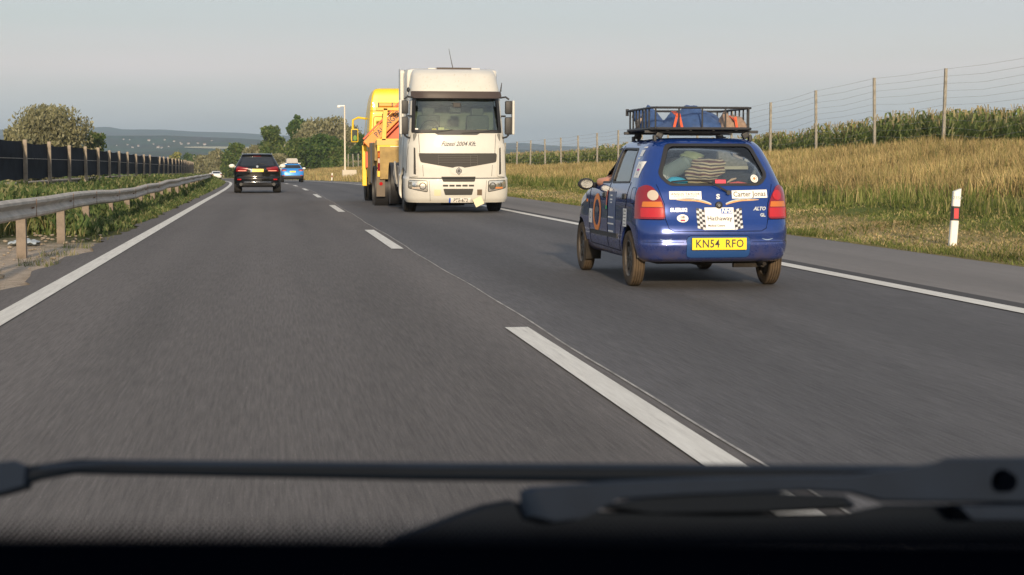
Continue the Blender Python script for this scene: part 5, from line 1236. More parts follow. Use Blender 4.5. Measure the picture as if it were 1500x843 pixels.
lg = W.decal('emblem', (v, [tuple(range(6))]), -.02, 1.06, 'front', m_text, off=.024)
for pts in ([(0, .085), (-.06, .025), (-.06, -.025), (0, -.085), (0, -.045), (-.03, 0), (0, .045)], [(0, .085), (.06, .025), (.06, -.025), (0, -.085), (0, -.045), (.03, 0), (0, .045)]):
    W.decal('emblem_bar', (pts, [(0, 1, 5, 6), (1, 2, 5), (2, 3, 4, 5)]), -.02, 1.06, 'front', m_chrome, parent=lg, off=.027)
W.line('bumper_gap', [(1.15, .885), (-1.15, .885)], 'front', m_seam, .012, 0)
W.panel('middle_grille', rounded(PU([(-.40, .875), (.43, .875), (.40, .755), (-.36, .755)]), .02), 'Y', .8, 2, .008, -.01, m_grl)
for k in range(5): a = -.365 + .156 * k; W.panel('vent_slot', rounded(PU([(a, .64), (a + .125, .64), (a + .125, .685), (a, .685)]), .01), 'Y', .8, 2, .004, -.01, m_grl)
W.panel('lower_grille', rounded(PU([(-.355, .588), (.37, .588), (.335, .437), (-.31, .437)]), .02), 'Y', .8, 2, .005, -.01, m_grl)
W.panel('step_hatch', rounded(PU([(-.57, .57), (-.41, .57), (-.41, .42), (-.57, .42)]), .01), 'Y', .8, 2, .003, -.01, mat('yellowed_plastic', (.62, .55, .36), .6))
for s in (-1, 1):
    hp_ = [(s * .74, .775), (s * 1.16, .785), (s * 1.17, .60), (s * .98, .555), (s * .73, .51)]
    hl = W.panel('headlight', rounded(PU(hp_) if s < 0 else PU(hp_)[::-1], .03), 'Y', .6, 2, .006, -.01, m_lt)
    W.decal('headlight_rim', ellgrid(0, 0, .085, .085, inner=.75), -s * .84, .70, 'front', m_dark, parent=hl, off=.009); W.decal('headlight_lens', ellgrid(0, 0, .06, .06), -s * .84, .70, 'front', m_chrome, parent=hl, off=.010)
    W.decal('headlight_lens', ellgrid(0, 0, .05, .05), -s * 1.03, .73, 'front', m_chrome, parent=hl, off=.010); W.decal('indicator', rectgrid(-.09, .09, -.02, .02), -s * 1.0, .655, 'front', mat('amber_dim', (.55, .2, .06), .3) if s > 0 else m_lampclr, parent=hl, off=.010)
    W.line('headlight_edge', [(-a, b + .05) for a, b in rounded(hp_, .03)], 'front', m_seam, .008, .004, parent=hl, closed=True)
    vp = [(s * 1.045, 1.62), (s * 1.01, 1.60), (s * 1.0, .97), (s * 1.055, .985)]
    W.panel('air_deflector', rounded([(-a, b) for a, b in [(s * 1.16, 1.72), (s * .985, 1.66), (s * .95, .93), (s * 1.16, .915)]], .05), 'Y', .6, 2, .035, -.01, m_cream)
    W.panel('side_vent', rounded([(-a, b) for a, b in vp], .01), 'Y', .6, 2, .040, -.01, m_grl)
    W.line('panel_gap', [(-s * .93, 1.93), (-s * .90, 1.45)], 'front', m_seam, .005); W.line('panel_gap', [(-s * .84, 1.2), (-s * .82, .93)], 'front', m_seam, .004); W.line('panel_gap', [(-s * .69, .83), (-s * .66, .34)], 'front', m_seam, .004)
W.line('panel_gap', [(.93, 1.475), (-.93, 1.475)], 'front', m_seam, .005)
W.decal('open_tow_hatch', rectgrid(-.06, .06, -.07, .07), -.52, .55, 'front', mat('dark_brown_hatch', (.13, .09, .06), .8), off=.004)  # flat dark brown patch drawn for the hatch
MB().box((-.49, 1.37, .33), (.22, .01, .20), Matrix.Rotation(.45, 4, 'Y'), bev=.004).build('hanging_flap', mat('cream_flap', (.70, .62, .42), .6), wt_)
np_ = W.decal('number_plate', rectgrid(-.26, .26, -.055, .055), -.04, .368, 'front', m_stick, off=.02)
W.decal('euro_band', rectgrid(-.022, .022, -.053, .053), .196, .368, 'front', mat('euro_blue', (.02, .09, .5), .5), parent=np_, off=.022)
W.decal('lettering', textmesh('PTE-672', .115, sx=.9, bold=.0015), -.065, .366, 'front', m_text, parent=np_, off=.022, mir=True)
W.decal('lettering', textmesh('Füzesi 2004 Kft.', .15, shear=.42, sx=.86, bold=.0022), -.02, 1.70, 'front', mat('dark_script_print', (.015, .015, .03), .6), off=.004, mir=True)
for s in (-1, 1):
    W.line('windscreen_wiper', [(-s * .55 + .45, 1.955), (-s * .55 - .1, 1.985), (-s * .5 - .38, 2.035)], 'front', m_dark, .009, .015)
W.decal('marker_lamp', ellgrid(0, 0, .02, .02), .85, 1.955, 'front', m_lampclr, off=.004)
# bug-splashed roof front: small darker specks
rb = random.Random(2); vv, ff = [], []
for k in range(90):
    a, b, r_ = rb.uniform(-.85, .85), rb.uniform(2.99, 3.36), rb.uniform(.003, .009); q, f = ellgrid(a, b, r_, r_, 6); kk = len(vv); vv += q; ff += [tuple(i + kk for i in g_) for g_ in f]
W.decal('insect_specks', (vv, ff), 0, 0, 'front', mat('speck_brown', (.35, .30, .22), .8), off=.002)
# roof hatch, antennas, rear deflector
MB().box((-.02, -.05, 3.50), (.85, .7, .05), bev=.015).build('roof_hatch', m_visor, wt_)
MB().tube([(-.0, .28, 3.46), (.06, .25, 3.75), (.10, .2, 3.98)], [.012, .008, .005], 5).build('aerial', m_dark, wt_); MB().tube([(-1.12, .6, 2.95), (-1.15, .58, 3.16)], [.02, .008], 6).build('aerial', m_dark, wt_)
for x in (-.55, .45): MB().box((x, .0, 3.50), (.28, .08, .03), bev=.01).build('roof_rail', m_cream, wt_)
MB().sph((1.12, .55, 2.98), (.04, .06, .06), 10, 8).build('marker_lamp', m_dark, wt_)
for s in (-1, 1):
    pr = [(-.80, 1.0), (-.80, 3.47), (-1.25, 3.52), (-1.35, 3.40), (-1.35, 1.25), (-1.15, 1.0)]
    MB().prism(rounded(pr, .06), s * 1.16 - .05, s * 1.16 + .04, 'X').build('side_fairing', m_cream, wt_)
MB().box((0, -.66, 3.05), (2.26, 1.3, .92), bev=.16).build('roof_deflector', m_cream, wt_, smooth=40)
MB().prism(rounded([(-.9, 3.3), (-.2, 3.5), (-.9, 3.66), (-1.3, 3.6), (-1.3, 3.3)], .06), -.95, 1.0, 'X').build('roof_fairing', m_cream, wt_) if False else None
# door mirrors: two stacked housings each side
for s in (-1, 1):
    x = s * 1.28; hx = MB()
    MB().box((x + s * .075, 1.08, 2.33), (.06, .22, .82), bev=.03).build('mirror_cover', m_cream, wt_)
    for (z, h_, w_) in ((2.57, .32, .17), (2.13, .42, .18)): hx.box((x - s * .03, 1.06, z), (w_, .14, h_), bev=.04)
    hx.tube([(x - s * .02, 1.06, 2.76), (x - s * .10, 1.04, 2.82), (s * 1.06, .98, 2.80)], .022, 8).tube([(x - s * .02, 1.06, 1.92), (x - s * .08, 1.05, 1.86), (s * 1.12, 1.0, 1.84)], .022, 8).tube([(x - s * .10, 1.05, 2.36), (s * 1.08, 1.0, 2.36)], .02, 8)
    hx.build('door_mirror', m_dark, wt_, smooth=50)
# wheels, chassis, tank, fifth wheel
for s in (-1, 1):
    wheel(wt_, (s * 1.05, 0, .50), .50, .30, s, m_tyre if s < 0 else m_tyre, .56, m_steel, 4, 10)
    wheel(wt_, (s * 1.06, -3.7, .50), .50, .27, s, m_dustyre, .56, mat('rusty_rim', (.42, .24, .12), .7) if s == 1 else m_steel, 4, 10); wheel(wt_, (s * .75, -3.7, .50), .50, .27, s, m_tyre, .56, m_steel, 4, 10)
    MB().lathe([(-.33, .56), (.33, .56), (.33, .545), (-.33, .545)], (0, 0, 0), 'X', 40, closed=True).build('mudguard', m_dark, wt_, smooth=50, loc=(s * .93, -3.7, .50))
    md = [o for o in wt_.children if o.name.startswith('mudguard')][-1]
    boolean(md, MB().box((0, 0, -.42), (1.2, 1.4, .75)))
    MB().prism(rounded([(-2.75, .48), (-1.0, .48), (-1.0, 1.02), (-2.75, 1.02)], .16), s * .62, s * 1.15, 'X').build('fuel_tank', mat('ribbed_aluminium', (.40, .37, .33), .5, .4), wt_, smooth=40)
    MB().box((s * .42, -2.2, .85), (.09, 4.6, .26)).build('chassis_rail', m_under, wt_)
    tb = MB()
    for k in range(6): tb.tube([(s * (1.17 + .01 * k), -2.95 + .10 * k, 1.12), (s * 1.20, -2.9 + .10 * k, .8), (s * 1.16, -2.85 + .09 * k, .55)], .028, 6)
    tb.build('ribbed_hose_bundle', mat('grey_hoses', (.30, .29, .27), .6), wt_, smooth=50)
    W.decal('side_marker', rectgrid(-.04, .04, -.02, .02), .7, .62, 'left' if s < 0 else 'right', m_lampamb)
MB().box((0, -3.5, 1.04), (.8, .9, .08), bev=.02).box((0, -4.3, .85), (1.0, .15, .3), bev=.02).box((0, 0, .5), (1.8, .12, .12)).box((0, -3.7, .5), (1.8, .16, .16)).box((0, -1.0, .62), (.7, 1.6, .5), bev=.05).build('chassis_frame', m_under, wt_)
MB().box((0, -.6, .55), (1.4, .9, .3), bev=.05).build('engine_underside', m_under, wt_)

# ================================================ yellow recovery truck
m_yb = mat('yellow_truck_paint', (.80, .53, .01), .4, coat=.3, var=.08, vscale=2); m_yd = mat('brownish_yellow_side', (.34, .23, .08), .7, var=.25, vscale=3)  # m_yd is a browner, darker yellow for deck body and lockers
m_crane = mat('orange_red_crane', (.62, .10, .03), .5, var=.1, vscale=3)
m_lg = mat('grey_locker_metal', (.20, .19, .18), .7)
rt = empty('recovery_truck', (0, 0, 0), 0, 'yellow recovery truck with red crane arm towing the white truck cab, seen from behind', 'truck')
_d = 45.9; rt.location = (4.21, (_d - 4.21 * math.sin(YAW)) / math.cos(YAW), 0)
RC = [(.75, 3.80, 6.55, 1.15, .08, .2, 0, .08), (1.0, 3.75, 6.6, 1.18, .1, .25, 0, .1), (2.0, 3.75, 6.5, 1.17, .1, .25, 0, .1), (2.7, 3.76, 6.3, 1.13, .1, .25, 0, .1), (2.82, 3.78, 6.2, 1.12, .1, .25, 0, .1), (3.15, 3.82, 5.9, 1.08, .06, .25, 0, .1), (3.42, 3.88, 5.4, 1.0, .07, .25, 0, .1), (3.47, 3.95, 5.2, .95, .08, .2, 0, .1)]
Y_ = Body(rt, RC, m_yb, crown=.04)
for s in (-1, 1): Y_.cut(MB().cyl((s * .8, 5.75, .5), (s * 1.4, 5.75, .5), .62, 30))
Y_.finish()
for s in (-1, 1): Y_.panel('side_window', rounded([(4.9, 1.9), (5.8, 1.9), (5.65, 2.6), (4.9, 2.6)], .06), 'X', -2 if s < 0 else .3, -.3 if s < 0 else 2, .003, -.01, m_gdark)
Y_.line('rear_wall_outline', rounded([(-1.02, 1.9), (-.72, 1.9), (-.72, 2.62), (-1.02, 2.62)], .08), 'rear', mat('shadowed_groove', (.35, .18, .01), .7), .012, closed=True)
Y_.panel('rear_window', rounded([(-.45, 2.0), (.45, 2.0), (.45, 2.5), (-.45, 2.5)], .06), 'Y', 3, 4.6, .003, -.01, m_gdark)
Y_.line('cab_seam', [(-1.11, 2.79), (1.11, 2.79)], 'rear', m_seam, .01)
lb = MB().box((.12, 3.72, 2.98), (2.0, .20, .13), bev=.03).build('light_bar', mat('amber_light_bar', (.72, .30, .03), .3), rt)
for k in range(5): MB().box((-.88 + .42 * k, 3.61, 2.98), (.03, .03, .13)).build('bar_divider', m_dark, lb)
MB().box((-.62, 3.62, 2.84), (.22, .05, .10), bev=.02).build('high_stop_lamp', m_lampred, rt)
wl = MB().box((-.66, 3.60, 2.64), (.22, .10, .14), bev=.03).build('work_light', m_dark, rt); MB().box((-.66, 3.545, 2.64), (.17, .01, .10), bev=.004).build('work_light_lens', mat('work_lens', (.85, .83, .75), .2), wl)
for s in (-1, 1):
    MB().tube([(s * 1.12, 6.2, 2.62), (s * 1.35, 6.3, 2.66), (s * 1.52, 6.32, 2.58), (s * 1.53, 6.32, 2.3)], .035, 8).build('mirror_arm', m_yb, rt, smooth=50)
    mo = MB().box((s * 1.47, 6.32, 2.08), (.24, .14, .44), bev=.05).build('door_mirror', m_yb, rt); MB().box((s * 1.47, 6.245, 2.08), (.18, .012, .37), bev=.005).build('mirror_glass', mat('truck_mirror', (.10, .12, .11), .1, .6), mo)
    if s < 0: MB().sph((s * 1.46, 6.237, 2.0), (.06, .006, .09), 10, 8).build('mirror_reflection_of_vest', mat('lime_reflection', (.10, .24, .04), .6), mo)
# upright posts and beam behind the cab
MB().box((-.80, 2.2, 2.30), (.13, .14, 1.05), Matrix.Rotation(.06, 4, 'Y'), bev=.01).box((.80, 2.2, 2.30), (.13, .14, 1.05), bev=.01).box((-.1, 2.2, 2.80), (1.9, .14, .09), bev=.01).box((-.2, 2.2, 1.86), (1.7, .14, .12), bev=.01).build('gantry', mat('pale_yellow_gantry', (.72, .44, .06), .5), rt)
# crane arm
ar = Matrix.Rotation(-R(45), 4, 'Y')
ca = MB().box((-.62, 2.95, 2.40), (1.9, .22, .30), ar, bev=.02).build('crane_arm', mat('orange_crane_paint', (.72, .26, .04), .5), rt)
MB().box((-.62, 2.83, 2.40), (1.9, .01, .035), ar).build('arm_edge', m_crane, ca) if False else None
MB().box((-.72, 2.95, 2.585), (1.9, .24, .05), ar, bev=.01).box((-.50, 2.95, 2.22), (1.9, .24, .05), ar, bev=.01).build('arm_flange', m_crane, ca)
v, f = textmesh('PALFINGER', .24, bold=.004, sx=.85); c_, s_ = math.cos(R(45)), math.sin(R(45)); mb = MB(); mb.v = [(-.66 + a * c_ - b * s_, 2.836, 2.37 + a * s_ + b * c_) for a, b in v]; mb.f = f; mb.build('lettering', m_text, ca, fix=False)
MB().prism([(-.75, 1.9), (-.35, 1.9), (-.05, 2.2), (-.05, 2.75), (-.25, 2.7), (-.75, 2.2)], 3.15, 3.4, 'Y').box((.15, 3.2, 2.3), (.5, .4, 1.0), bev=.05).build('crane_base', m_crane, rt)
# body: lockers, deck, rear panel
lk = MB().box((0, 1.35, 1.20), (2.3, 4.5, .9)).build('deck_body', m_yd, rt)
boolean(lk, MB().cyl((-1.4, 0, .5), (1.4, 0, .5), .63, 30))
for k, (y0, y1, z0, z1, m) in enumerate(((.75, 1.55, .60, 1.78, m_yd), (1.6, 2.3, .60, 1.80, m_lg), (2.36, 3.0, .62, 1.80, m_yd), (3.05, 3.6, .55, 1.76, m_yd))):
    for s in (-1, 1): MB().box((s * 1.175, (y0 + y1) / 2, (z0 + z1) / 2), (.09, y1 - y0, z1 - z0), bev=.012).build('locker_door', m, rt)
for s in (-1, 1):
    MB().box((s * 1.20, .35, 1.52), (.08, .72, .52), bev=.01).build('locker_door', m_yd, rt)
    MB().box((s * 1.30, 3.95, 1.12), (.14, .12, 1.25), bev=.02).build('outrigger_post', m_yb, rt); MB().box((s * 1.27, 3.9, 1.80), (.14, .14, .12), bev=.03).build('side_marker', m_lampamb, rt)
    MB().box((s * 1.24, 3.7, 1.3), (.08, .25, .5), bev=.02).build('red_hose_box', m_crane, rt)
    wheel(rt, (s * 1.08, 0, .50), .50, .29, s, m_dustyre if s < 0 else m_tyre, .56, m_steel, 4, 10); wheel(rt, (s * .76, 0, .50), .50, .27, s, m_tyre, .56, m_steel, 4, 10); wheel(rt, (s * 1.05, 5.75, .50), .50, .29, s, m_tyre, .56, m_steel, 4, 10)
    mg_ = MB().lathe([(-.20, .62), (.20, .62), (.20, .60), (-.20, .60)], (0, 0, 0), 'X', 36, closed=True).build('mudguard', m_dark, rt, smooth=50, loc=(s * 1.08, 0, .5)); boolean(mg_, MB().box((0, 0, -.4), (1.2, 1.6, .8)))
    fl = MB().box((s * 1.125, -.78, .62), (.24, .02, .72), bev=.005).build('mudflap', mat('dusty_mudflap', (.16, .13, .10), .9), rt); MB().lathe([(0, .001), (0, .05), (.015, .045), (.015, .001)], (s * 1.12, -.808, .62), 'Y', 14).build('reflector', m_lampred2, fl)
    cl_ = MB().box((s * 1.13, -.80, 1.25), (.17, .06, .56), bev=.015).build('tail_lamp', m_lampred, rt)
    MB().box((s * 1.13, -.834, 1.42), (.15, .01, .13), bev=.003).build('indicator_lens', m_lampamb, cl_); MB().box((s * 1.13, -.834, 1.26), (.15, .01, .13), bev=.003).build('reversing_lens', m_lampclr, cl_)
    MB().box((s * 1.14, -.80, .92), (.16, .05, .22), bev=.01).build('yellow_guard', m_yb, rt)
    rl = MB().lathe([(0, .001), (0, .07), (-.02, .07), (-.03, .05), (-.03, .001)], (s * .92, -.765, 1.52), 'Y', 18).lathe([(0, .001), (0, .07), (-.02, .07), (-.03, .05), (-.03, .001)], (s * .92, -.765, 1.37), 'Y', 18).build('round_lamp', mat('white_round_lamp', (.85, .83, .78), .3), rt, smooth=40)
MB().box((0, -.70, 1.38), (2.44, .13, .62), bev=.02).build('rear_panel', m_yb, rt)
MB().box((0, -.45, 1.76), (2.46, .62, .15), bev=.02).build('deck_edge', mat('sandy_deck', (.62, .42, .12), .6), rt)
MB().box((.1, -.785, 1.64), (1.9, .01, .05)).build('white_stripe', m_stick, rt)
MB().box((0, 2.3, .72), (.9, 7.2, .22)).box((0, 0, .5), (1.9, .16, .16)).box((0, 5.75, .5), (1.9, .14, .14)).box((0, -.4, .62), (.5, .9, .4), bev=.04).build('chassis_frame', m_under, rt)
MB().box((0, -.95, .55), (.28, .9, .22), bev=.03).box((0, -1.3, .50), (1.4, .14, .14), bev=.02).build('underlift', m_under, rt)

# ================================================ the cars ahead
def far_car(root, rows, paint, winr, lamps, plate, lower, glassm, side=None, crown=.02, r=.33, wb=(.9, 3.7), wmat=None, tw=.235, track=.80, mirror=None, plate_txt='', refl=None, mirm=None):
    b = Body(root, rows, paint, crown=crown)
    for ya in wb:
        for s in (-1, 1): b.cut(MB().cyl((s * (track - .16), ya, r), (s * 1.3, ya, r), r * 1.14, 28))
    b.finish(30)
    b.panel('rear_window', rounded(winr, .06), 'Y', -.5, 1.3, .004, -.01, glassm)
    for s in (-1, 1):
        lp = [(s * a, c) for a, c in lamps]; lo = b.panel('tail_lamp', rounded(lp if s > 0 else lp[::-1], .02), 'Y', -.5, .4, .01, -.01, m_lampred)
        zz = [c for a, c in lamps]; zm = min(zz); xs_ = [a for a, c in lamps]
        lp2 = [(s * (min(xs_) + .07), zm + .015), (s * (max(xs_) - .08), zm + .015), (s * (max(xs_) - .08), zm + .05), (s * (min(xs_) + .10), zm + .05)]
        b.panel('lamp_band', rounded(lp2 if s > 0 else lp2[::-1], .01), 'Y', -.5, .3, .014, -.01, mat('pale_red_band', (.85, .32, .25), .3), parent=lo)
    if side:
        for s in (-1, 1): b.panel('side_windows', rounded(side, .05), 'X', -2 if s < 0 else .3, -.3 if s < 0 else 2, .004, -.01, glassm)
    x0, x1, z0, z1 = plate
    npo = b.decal('number_plate', rectgrid(-(x1-x0)/2, (x1-x0)/2, -(z1-z0)/2, (z1-z0)/2), (x0+x1)/2, (z0+z1)/2, 'rear', m_yel if plate_txt != 'w' else m_stick, off=.02)
    if len(plate_txt) > 1:
        b.decal('euro_band', rectgrid(-.025, .025, -(z1-z0)/2, (z1-z0)/2), x0 + .03, (z0+z1)/2, 'rear', mat('band_blue', (.12, .3, .6), .5), parent=npo, off=.022)
        b.decal('lettering', textmesh(plate_txt, .085, sx=.9, bold=.001), (x0+x1)/2 + .02, (z0+z1)/2, 'rear', m_text, parent=npo, off=.022)
    if lower: b.panel('bumper', rounded(lower, .04), 'Y', -.5, .6, .012, -.01, m_dark)
    for ya in wb:
        for s in (-1, 1): wheel(root, (s * track, ya, r), r, tw, s, wmat or m_tyre, .62, m_alloy, 4, 10)
    if refl:
        for s in (-1, 1): b.decal('reflector', rectgrid(-.075, .075, -.025, .025), s * refl[0], refl[1], 'rear', m_lampred2, off=.016)
    if mirror:
        for s in (-1, 1):
            MB().sph((s * mirror[0], mirror[1], mirror[2]), (.13, .09, .085), 12, 9).cyl((s * (mirror[0] - .2), mirror[1] + .05, mirror[2] - .05), (s * mirror[0], mirror[1], mirror[2]), .035, 6).build('door_mirror', mirm or paint, root, smooth=60)
    MB().box((0, (wb[0] + wb[1]) / 2, .30), (track * 2 - .35, wb[1] - wb[0] + .9, .12)).box((0, .5, .30), (.8, .5, .12), bev=.03).build('underbody', m_under, root)
    return b
def at_depth(root, D, px, rz=0):
    p = pt(px, 240, D); root.location = (p.x, p.y, float(zroad(p.y))); root.rotation_euler = (0, 0, rz)
m_blackp = mat('black_car_paint', (.006, .007, .009), .10, .0, spec=.5, coat=0); m_tint = mat('privacy_glass', (.012, .014, .018), .08, coat=.8)
suv = empty('estate_suv', (0, 0, 0), 0, 'black four-wheel-drive car with yellow number plate, next ahead in the left lane', 'car'); at_depth(suv, 65.4, 376.8, R(.4))
S_ROWS = [(.24, .14, 4.6, .80, .2, .3, .05, .1), (.32, .05, 4.7, .88, .24, .3, .06, .15), (.45, .0, 4.75, .92, .26, .3, .15, .2), (.60, .002, 4.75, .935, .26, .3, .15, .2), (.68, .02, 4.72, .94, .26, .3, .15, .2), (.9, .026, 4.6, .935, .26, .3, .14, .2), (1.02, .05, 4.2, .91, .26, .3, .05, .2), (1.1, .12, 3.3, .87, .24, .3, .05, .2), (1.3, .28, 2.9, .76, .22, .3, .04, .15), (1.48, .42, 2.5, .655, .2, .3, .04, .1), (1.56, .36, 2.3, .62, .2, .25, .04, .1), (1.60, .45, 2.1, .56, .2, .2, .04, .1)]
sb = far_car(suv, S_ROWS, m_blackp, [(-.70, 1.115), (.70, 1.115), (.56, 1.475), (-.56, 1.475)], [(.36, 1.03), (.76, 1.09), (.83, 1.06), (.86, .88), (.50, .885), (.40, .93)], (-.27, .25, .865, .98), None, m_tint, [(.6, 1.12), (2.9, 1.10), (2.35, 1.50), (.8, 1.50)], .02, .37, (.85, 3.78), None, .29, .80, (1.06, 2.75, 1.10), 'G-799-TB', (.72, .56), m_white)  # white on both door mirrors paints in their sunlit brightness
sb.line('chrome_strip', [(-.55, .45), (.55, .45)], 'rear', m_chrome, .014, .006); sb.line('trim_line', [(-.75, .80), (.75, .80)], 'rear', m_seam, .006); sb.line('trim_line', [(-.80, .66), (.80, .66)], 'rear', m_seam, .008)
sb.panel('high_brake_lamp', rounded([(-.17, 1.49), (.17, 1.49), (.15, 1.515), (-.15, 1.515)], .01), 'Y', -.5, 1.2, .02, -.01, m_lampred)
sb.panel('diffuser', rounded([(-.58, .26), (.58, .26), (.66, .40), (-.66, .40)], .03), 'Y', -.5, .6, .01, -.01, m_dark)
sb.decal('emblem', ellgrid(0, 0, .045, .045), .0, 1.075, 'rear', m_sil, off=.01); sb.line('rear_wiper', [(.0, 1.15), (.12, 1.19), (.36, 1.16)], 'rear', m_dark, .012, .015)
for s in (-1, 1):
    MB().cyl((s * .66, .1, .36), (s * .66, -.03, .36), .065, 14).build('tailpipe', m_dark, suv)
    MB().tube([(s * .60, .75, 1.60), (s * .60, .85, 1.625), (s * .60, 2.1, 1.625), (s * .60, 2.2, 1.59)], .018, 6).build('roof_rail', mat('satin_rail', (.4, .41, .42), .3, .8) if s < 0 else bpy.data.materials['satin_rail'], suv)
sb.decal('spoiler_fin', rectgrid(-.03, .03, -.03, .03, 1, 1), 0, 1.60, 'rear', m_dark, off=.02)
m_ltb = mat('light_blue_paint', (.02, .22, .62), .2, .25, coat=1)
bc = empty('blue_crossover', (0, 0, 0), 0, 'bright light-blue car carrying a grey roof box, farthest ahead in the right lane', 'car'); at_depth(bc, 129, 428.4, R(1.6))
B_ROWS = [(.24, .14, 4.3, .76, .2, .3, .05, .1), (.32, .04, 4.4, .86, .24, .3, .06, .15), (.5, .0, 4.45, .90, .26, .3, .06, .2), (.62, .02, 4.45, .915, .26, .3, .06, .2), (.9, .08, 4.3, .915, .26, .3, .05, .2), (1.02, .12, 3.6, .87, .26, .3, .05, .2), (1.1, .18, 3.1, .82, .24, .3, .05, .2), (1.3, .34, 2.7, .70, .22, .3, .04, .15), (1.43, .38, 2.4, .60, .2, .3, .04, .1), (1.50, .48, 2.1, .52, .2, .25, .04, .1)]
bb = far_car(bc, B_ROWS, m_ltb, [(-.70, 1.13), (.70, 1.13), (.58, 1.40), (-.58, 1.40)], [(.46, 1.04), (.86, 1.06), (.86, .90), (.50, .92)], (-.25, .25, .80, .92), [(-.95, .25), (.95, .25), (.93, .56), (-.93, .56)], m_tint, [(.6, 1.14), (2.7, 1.12), (2.2, 1.42), (.8, 1.42)], .02, .35, (.85, 3.5), None, .24, .78, (1.04, 2.5, 1.12), 'AB', (.70, .56), m_white)
tg = MB().box((0, .9, 1.535), (1.42, .06, .04), bev=.01).box((0, 1.9, 1.535), (1.42, .06, .04), bev=.01).build('cross_bar', mat('alu_bars', (.6, .6, .6), .3, .8), bc)
rbx = MB(); rr_ = rounded([(-.46, 1.56), (.46, 1.56), (.44, 1.84), (.36, 1.93), (-.36, 1.93), (-.44, 1.84)], .05)
rbx.prism(rr_, .5, 2.4, 'Y'); ro = rbx.build('roof_box', mat('grey_roof_box', (.33, .32, .31), .35), None, loc=Vector(bc.location)); ro.rotation_euler = bc.rotation_euler; tag(ro, 'rounded grey roof box on top of the light-blue car', 'roof box')
m_wcar = mat('white_car_paint', (.72, .72, .70), .2, coat=1)
wc = empty('white_saloon', (0, 0, 0), 0, 'tiny white saloon car far away behind the end of the guardrail', 'car'); at_depth(wc, 283, 317.4, R(6))
W_ROWS = [(.22, .14, 4.3, .76, .2, .3, .05, .1), (.32, .04, 4.4, .84, .24, .3, .06, .15), (.5, .0, 4.45, .87, .26, .3, .06, .2), (.9, .06, 4.3, .87, .26, .3, .05, .2), (.96, .30, 3.3, .83, .26, .3, .05, .2), (1.0, .60, 3.1, .80, .24, .3, .05, .2), (1.3, 1.15, 2.5, .66, .22, .3, .04, .15), (1.38, 1.35, 2.2, .58, .2, .3, .04, .1)]
far_car(wc, W_ROWS, m_wcar, [(-.66, 1.0), (.66, 1.0), (.56, 1.30), (-.56, 1.30)], [(.56, .86), (.84, .88), (.84, .68), (.60, .70)], (-.25, .25, .62, .72), None, m_tint, [(1.3, 1.0), (2.8, 1.0), (2.4, 1.3), (1.4, 1.3)], .02, .32, (.95, 3.5), None, .2, .76, (.98, 2.5, 1.0), 'w')
# ================================================ the camera's own car: bonnet, wipers, dashboard
oc = empty('camera_car', (0, 0, 0), -YAW, 'dark dashboard edge and parked windscreen wipers of the car the picture is taken from', 'car')
Mo = oc.matrix_basis.copy(); bpy.context.view_layer.update(); Mi = Matrix.Rotation(YAW, 4, 'Z')
def op(px, py, D): return Mi @ pt(px, py, D)
m_rub = mat('shaded_black_wiper', (.003, .006, .012), .65, spec=.1); m_rubl = mat('shaded_grey_plastic', (.007, .013, .026), .65, spec=.12, var=.15, vscale=20)  # near-black bluish bases paint in the shade of the unbuilt car roof
m_dash = mat('shaded_black_dashboard', (.0006, .0010, .0022), 1, spec=0)  # cabin shade is put into this almost black base
def slab(pts, D, th, name, m, parent=None, smooth=None, bev=True):
    """an outlined piece standing at distance D with real thickness (away from the viewer) and rounded front"""
    a = [op(x, y, D) for x, y in pts]; cx = sum(a, Vector()) / len(a); mb = MB(); n_ = len(a)
    rings = [[p + (cx - p) * .04 + Vector((0, 0, 0)) for p in a], [p + Vector((0, th * .25, 0)) for p in a], [p + Vector((0, th, -.004)) for p in a]]
    mb.v = [tuple(p) for r_ in rings for p in r_]
    mb.f = [tuple(range(n_)), tuple(range(2 * n_, 3 * n_))[::-1]] + [(k * n_ + i, (k + 1) * n_ + i, (k + 1) * n_ + (i + 1) % n_, k * n_ + (i + 1) % n_) for k in range(2) for i in range(n_)]
    return mb.build(name, m, parent or oc, smooth=45)
# far wiper arm: a long rod from the left pivot across
def rod(pts, D, name, m, parent=None, sc=(1, 1)):
    P = [op(x, y, D) for x, y, r_ in pts]; rr = [r_ * D / F_PX for x, y, r_ in pts]; mb = MB().tube(P, rr, 12); return mb.build(name, m, parent or oc, smooth=60)
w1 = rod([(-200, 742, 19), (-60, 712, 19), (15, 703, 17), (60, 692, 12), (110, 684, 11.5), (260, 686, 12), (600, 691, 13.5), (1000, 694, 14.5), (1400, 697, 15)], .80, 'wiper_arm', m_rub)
slab([(-40, 684), (18, 676), (38, 684), (36, 712), (0, 722), (-40, 730)], .79, .012, 'arm_joint', m_rubl, w1)
rod([(60, 686, 4), (160, 679, 4.5), (500, 682, 4.5), (1000, 685, 4.5), (1360, 688, 4.5)], .792, 'arm_top_edge', m_rubl, w1)
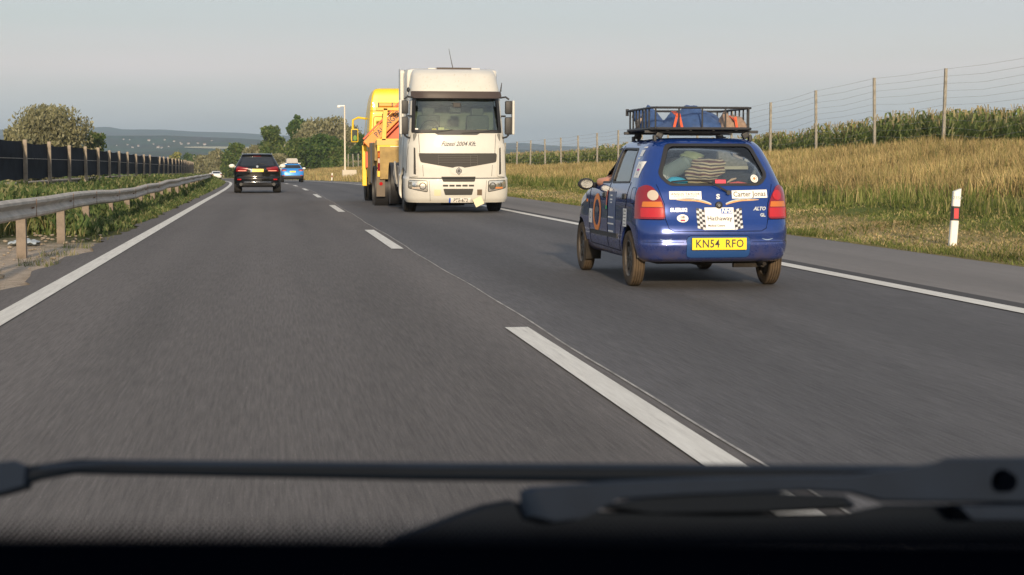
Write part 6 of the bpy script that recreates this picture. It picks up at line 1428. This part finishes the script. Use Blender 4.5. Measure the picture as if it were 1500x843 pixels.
# near wiper arm and its blade
w2 = slab([(762, 722), (775, 716), (900, 707), (1050, 701), (1250, 698), (1372, 680), (1390, 673), (1520, 672), (1620, 676), (1620, 734), (1500, 735), (1300, 733), (1255, 720), (1180, 717), (1000, 724), (900, 730), (868, 748), (840, 762), (800, 766), (770, 758), (762, 740)], .74, .014, 'wiper_arm', m_rubl)
h_ = op(1470, 703, .738); MB().cyl(h_ + Vector((0, -.006, 0)), h_ + Vector((0, .006, 0)), .0047, 18).build('pivot_nut', m_dash, w2)
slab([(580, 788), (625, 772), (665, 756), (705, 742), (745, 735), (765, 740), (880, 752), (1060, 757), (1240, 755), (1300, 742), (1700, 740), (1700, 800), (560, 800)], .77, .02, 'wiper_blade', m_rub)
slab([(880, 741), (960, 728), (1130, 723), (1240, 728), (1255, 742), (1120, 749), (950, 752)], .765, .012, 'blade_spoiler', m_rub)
slab([(1400, 742), (1700, 738), (1700, 764), (1420, 762)], .735, .02, 'wiper_linkage_cover', m_rubl)
# dotted black edge band of the windscreen glass
fr = MB()
def dot(px, py, r_, D=.70):
    c = op(px, py, D); rr = r_ * D / F_PX; n_ = 8; k = len(fr.v)
    for q in (0, .0012): fr.v += [(c.x + rr * math.cos(2*math.pi*i/n_), c.y + q, c.z + rr * math.sin(2*math.pi*i/n_)) for i in range(n_)]
    fr.f += [tuple(range(k, k + n_)), tuple(range(k + n_, k + 2*n_))[::-1]] + [(k + i, k + n_ + i, k + n_ + (i+1) % n_, k + (i+1) % n_) for i in range(n_)]
for row in range(11):
    r_ = .8 + .36 * row
    for i in range(-12, 180): dot(i * 9.4 + (row % 2) * 4.7 - 60, 760 + row * 4.7, r_)
fr.build('windscreen_dot_band', m_dash, oc, fix=False)
# dashboard top: thick curved sheet from under the windscreen back towards the camera
prof = [(.76, 797), (.72, 799), (.64, 808), (.55, 830), (.47, 880), (.40, 1000)]
V = []; xs_ = np.linspace(-1500, 3000, 30)
for (D, y) in prof:
    for x in xs_: V.append(tuple(op(x, y + 10 * ((x - 750) / 2250)**2 * (1 if x > 750 else -1) * 0 - 4 * math.sin(x * .0018 + 1.2) + 4, D)))
nx = len(xs_); k = len(V); V += [(a, b, c - .03) for a, b, c in V]; mb = MB(); mb.v = V
for j in range(len(prof) - 1):
    for i in range(nx - 1): q = j * nx + i; mb.f += [(q, q + 1, q + nx + 1, q + nx), (k + q, k + q + nx, k + q + nx + 1, k + q + 1)]
for i in range(nx - 1): mb.f += [(i, k + i, k + i + 1, i + 1), (k - nx + i, k - nx + i + 1, 2*k - nx + i + 1, 2*k - nx + i)]
mb.build('dashboard', m_dash, oc, smooth=60)
# bonnet and scuttle falling away below the line of sight
V = []; xs_ = np.linspace(-.80, .80, 15)
pb = [(.80, .905), (.95, .895), (1.1, .87), (1.5, .76), (1.85, .63), (2.0, .52), (2.08, .38), (2.08, .22)]
for (y, z) in pb:
    for x in xs_: V.append((x + .15, y - .25 * (x / .8)**2 * (y > .9), z - .05 * (abs(x) / .8)**3))
nx = len(xs_); mb = MB(); mb.v = V; mb.f = [(j*nx + i, j*nx + i + 1, (j+1)*nx + i + 1, (j+1)*nx + i) for j in range(len(pb) - 1) for i in range(nx - 1)]
bo = mb.build('bonnet', mat('dark_bonnet_paint', (.02, .022, .026), .4), oc, smooth=60)
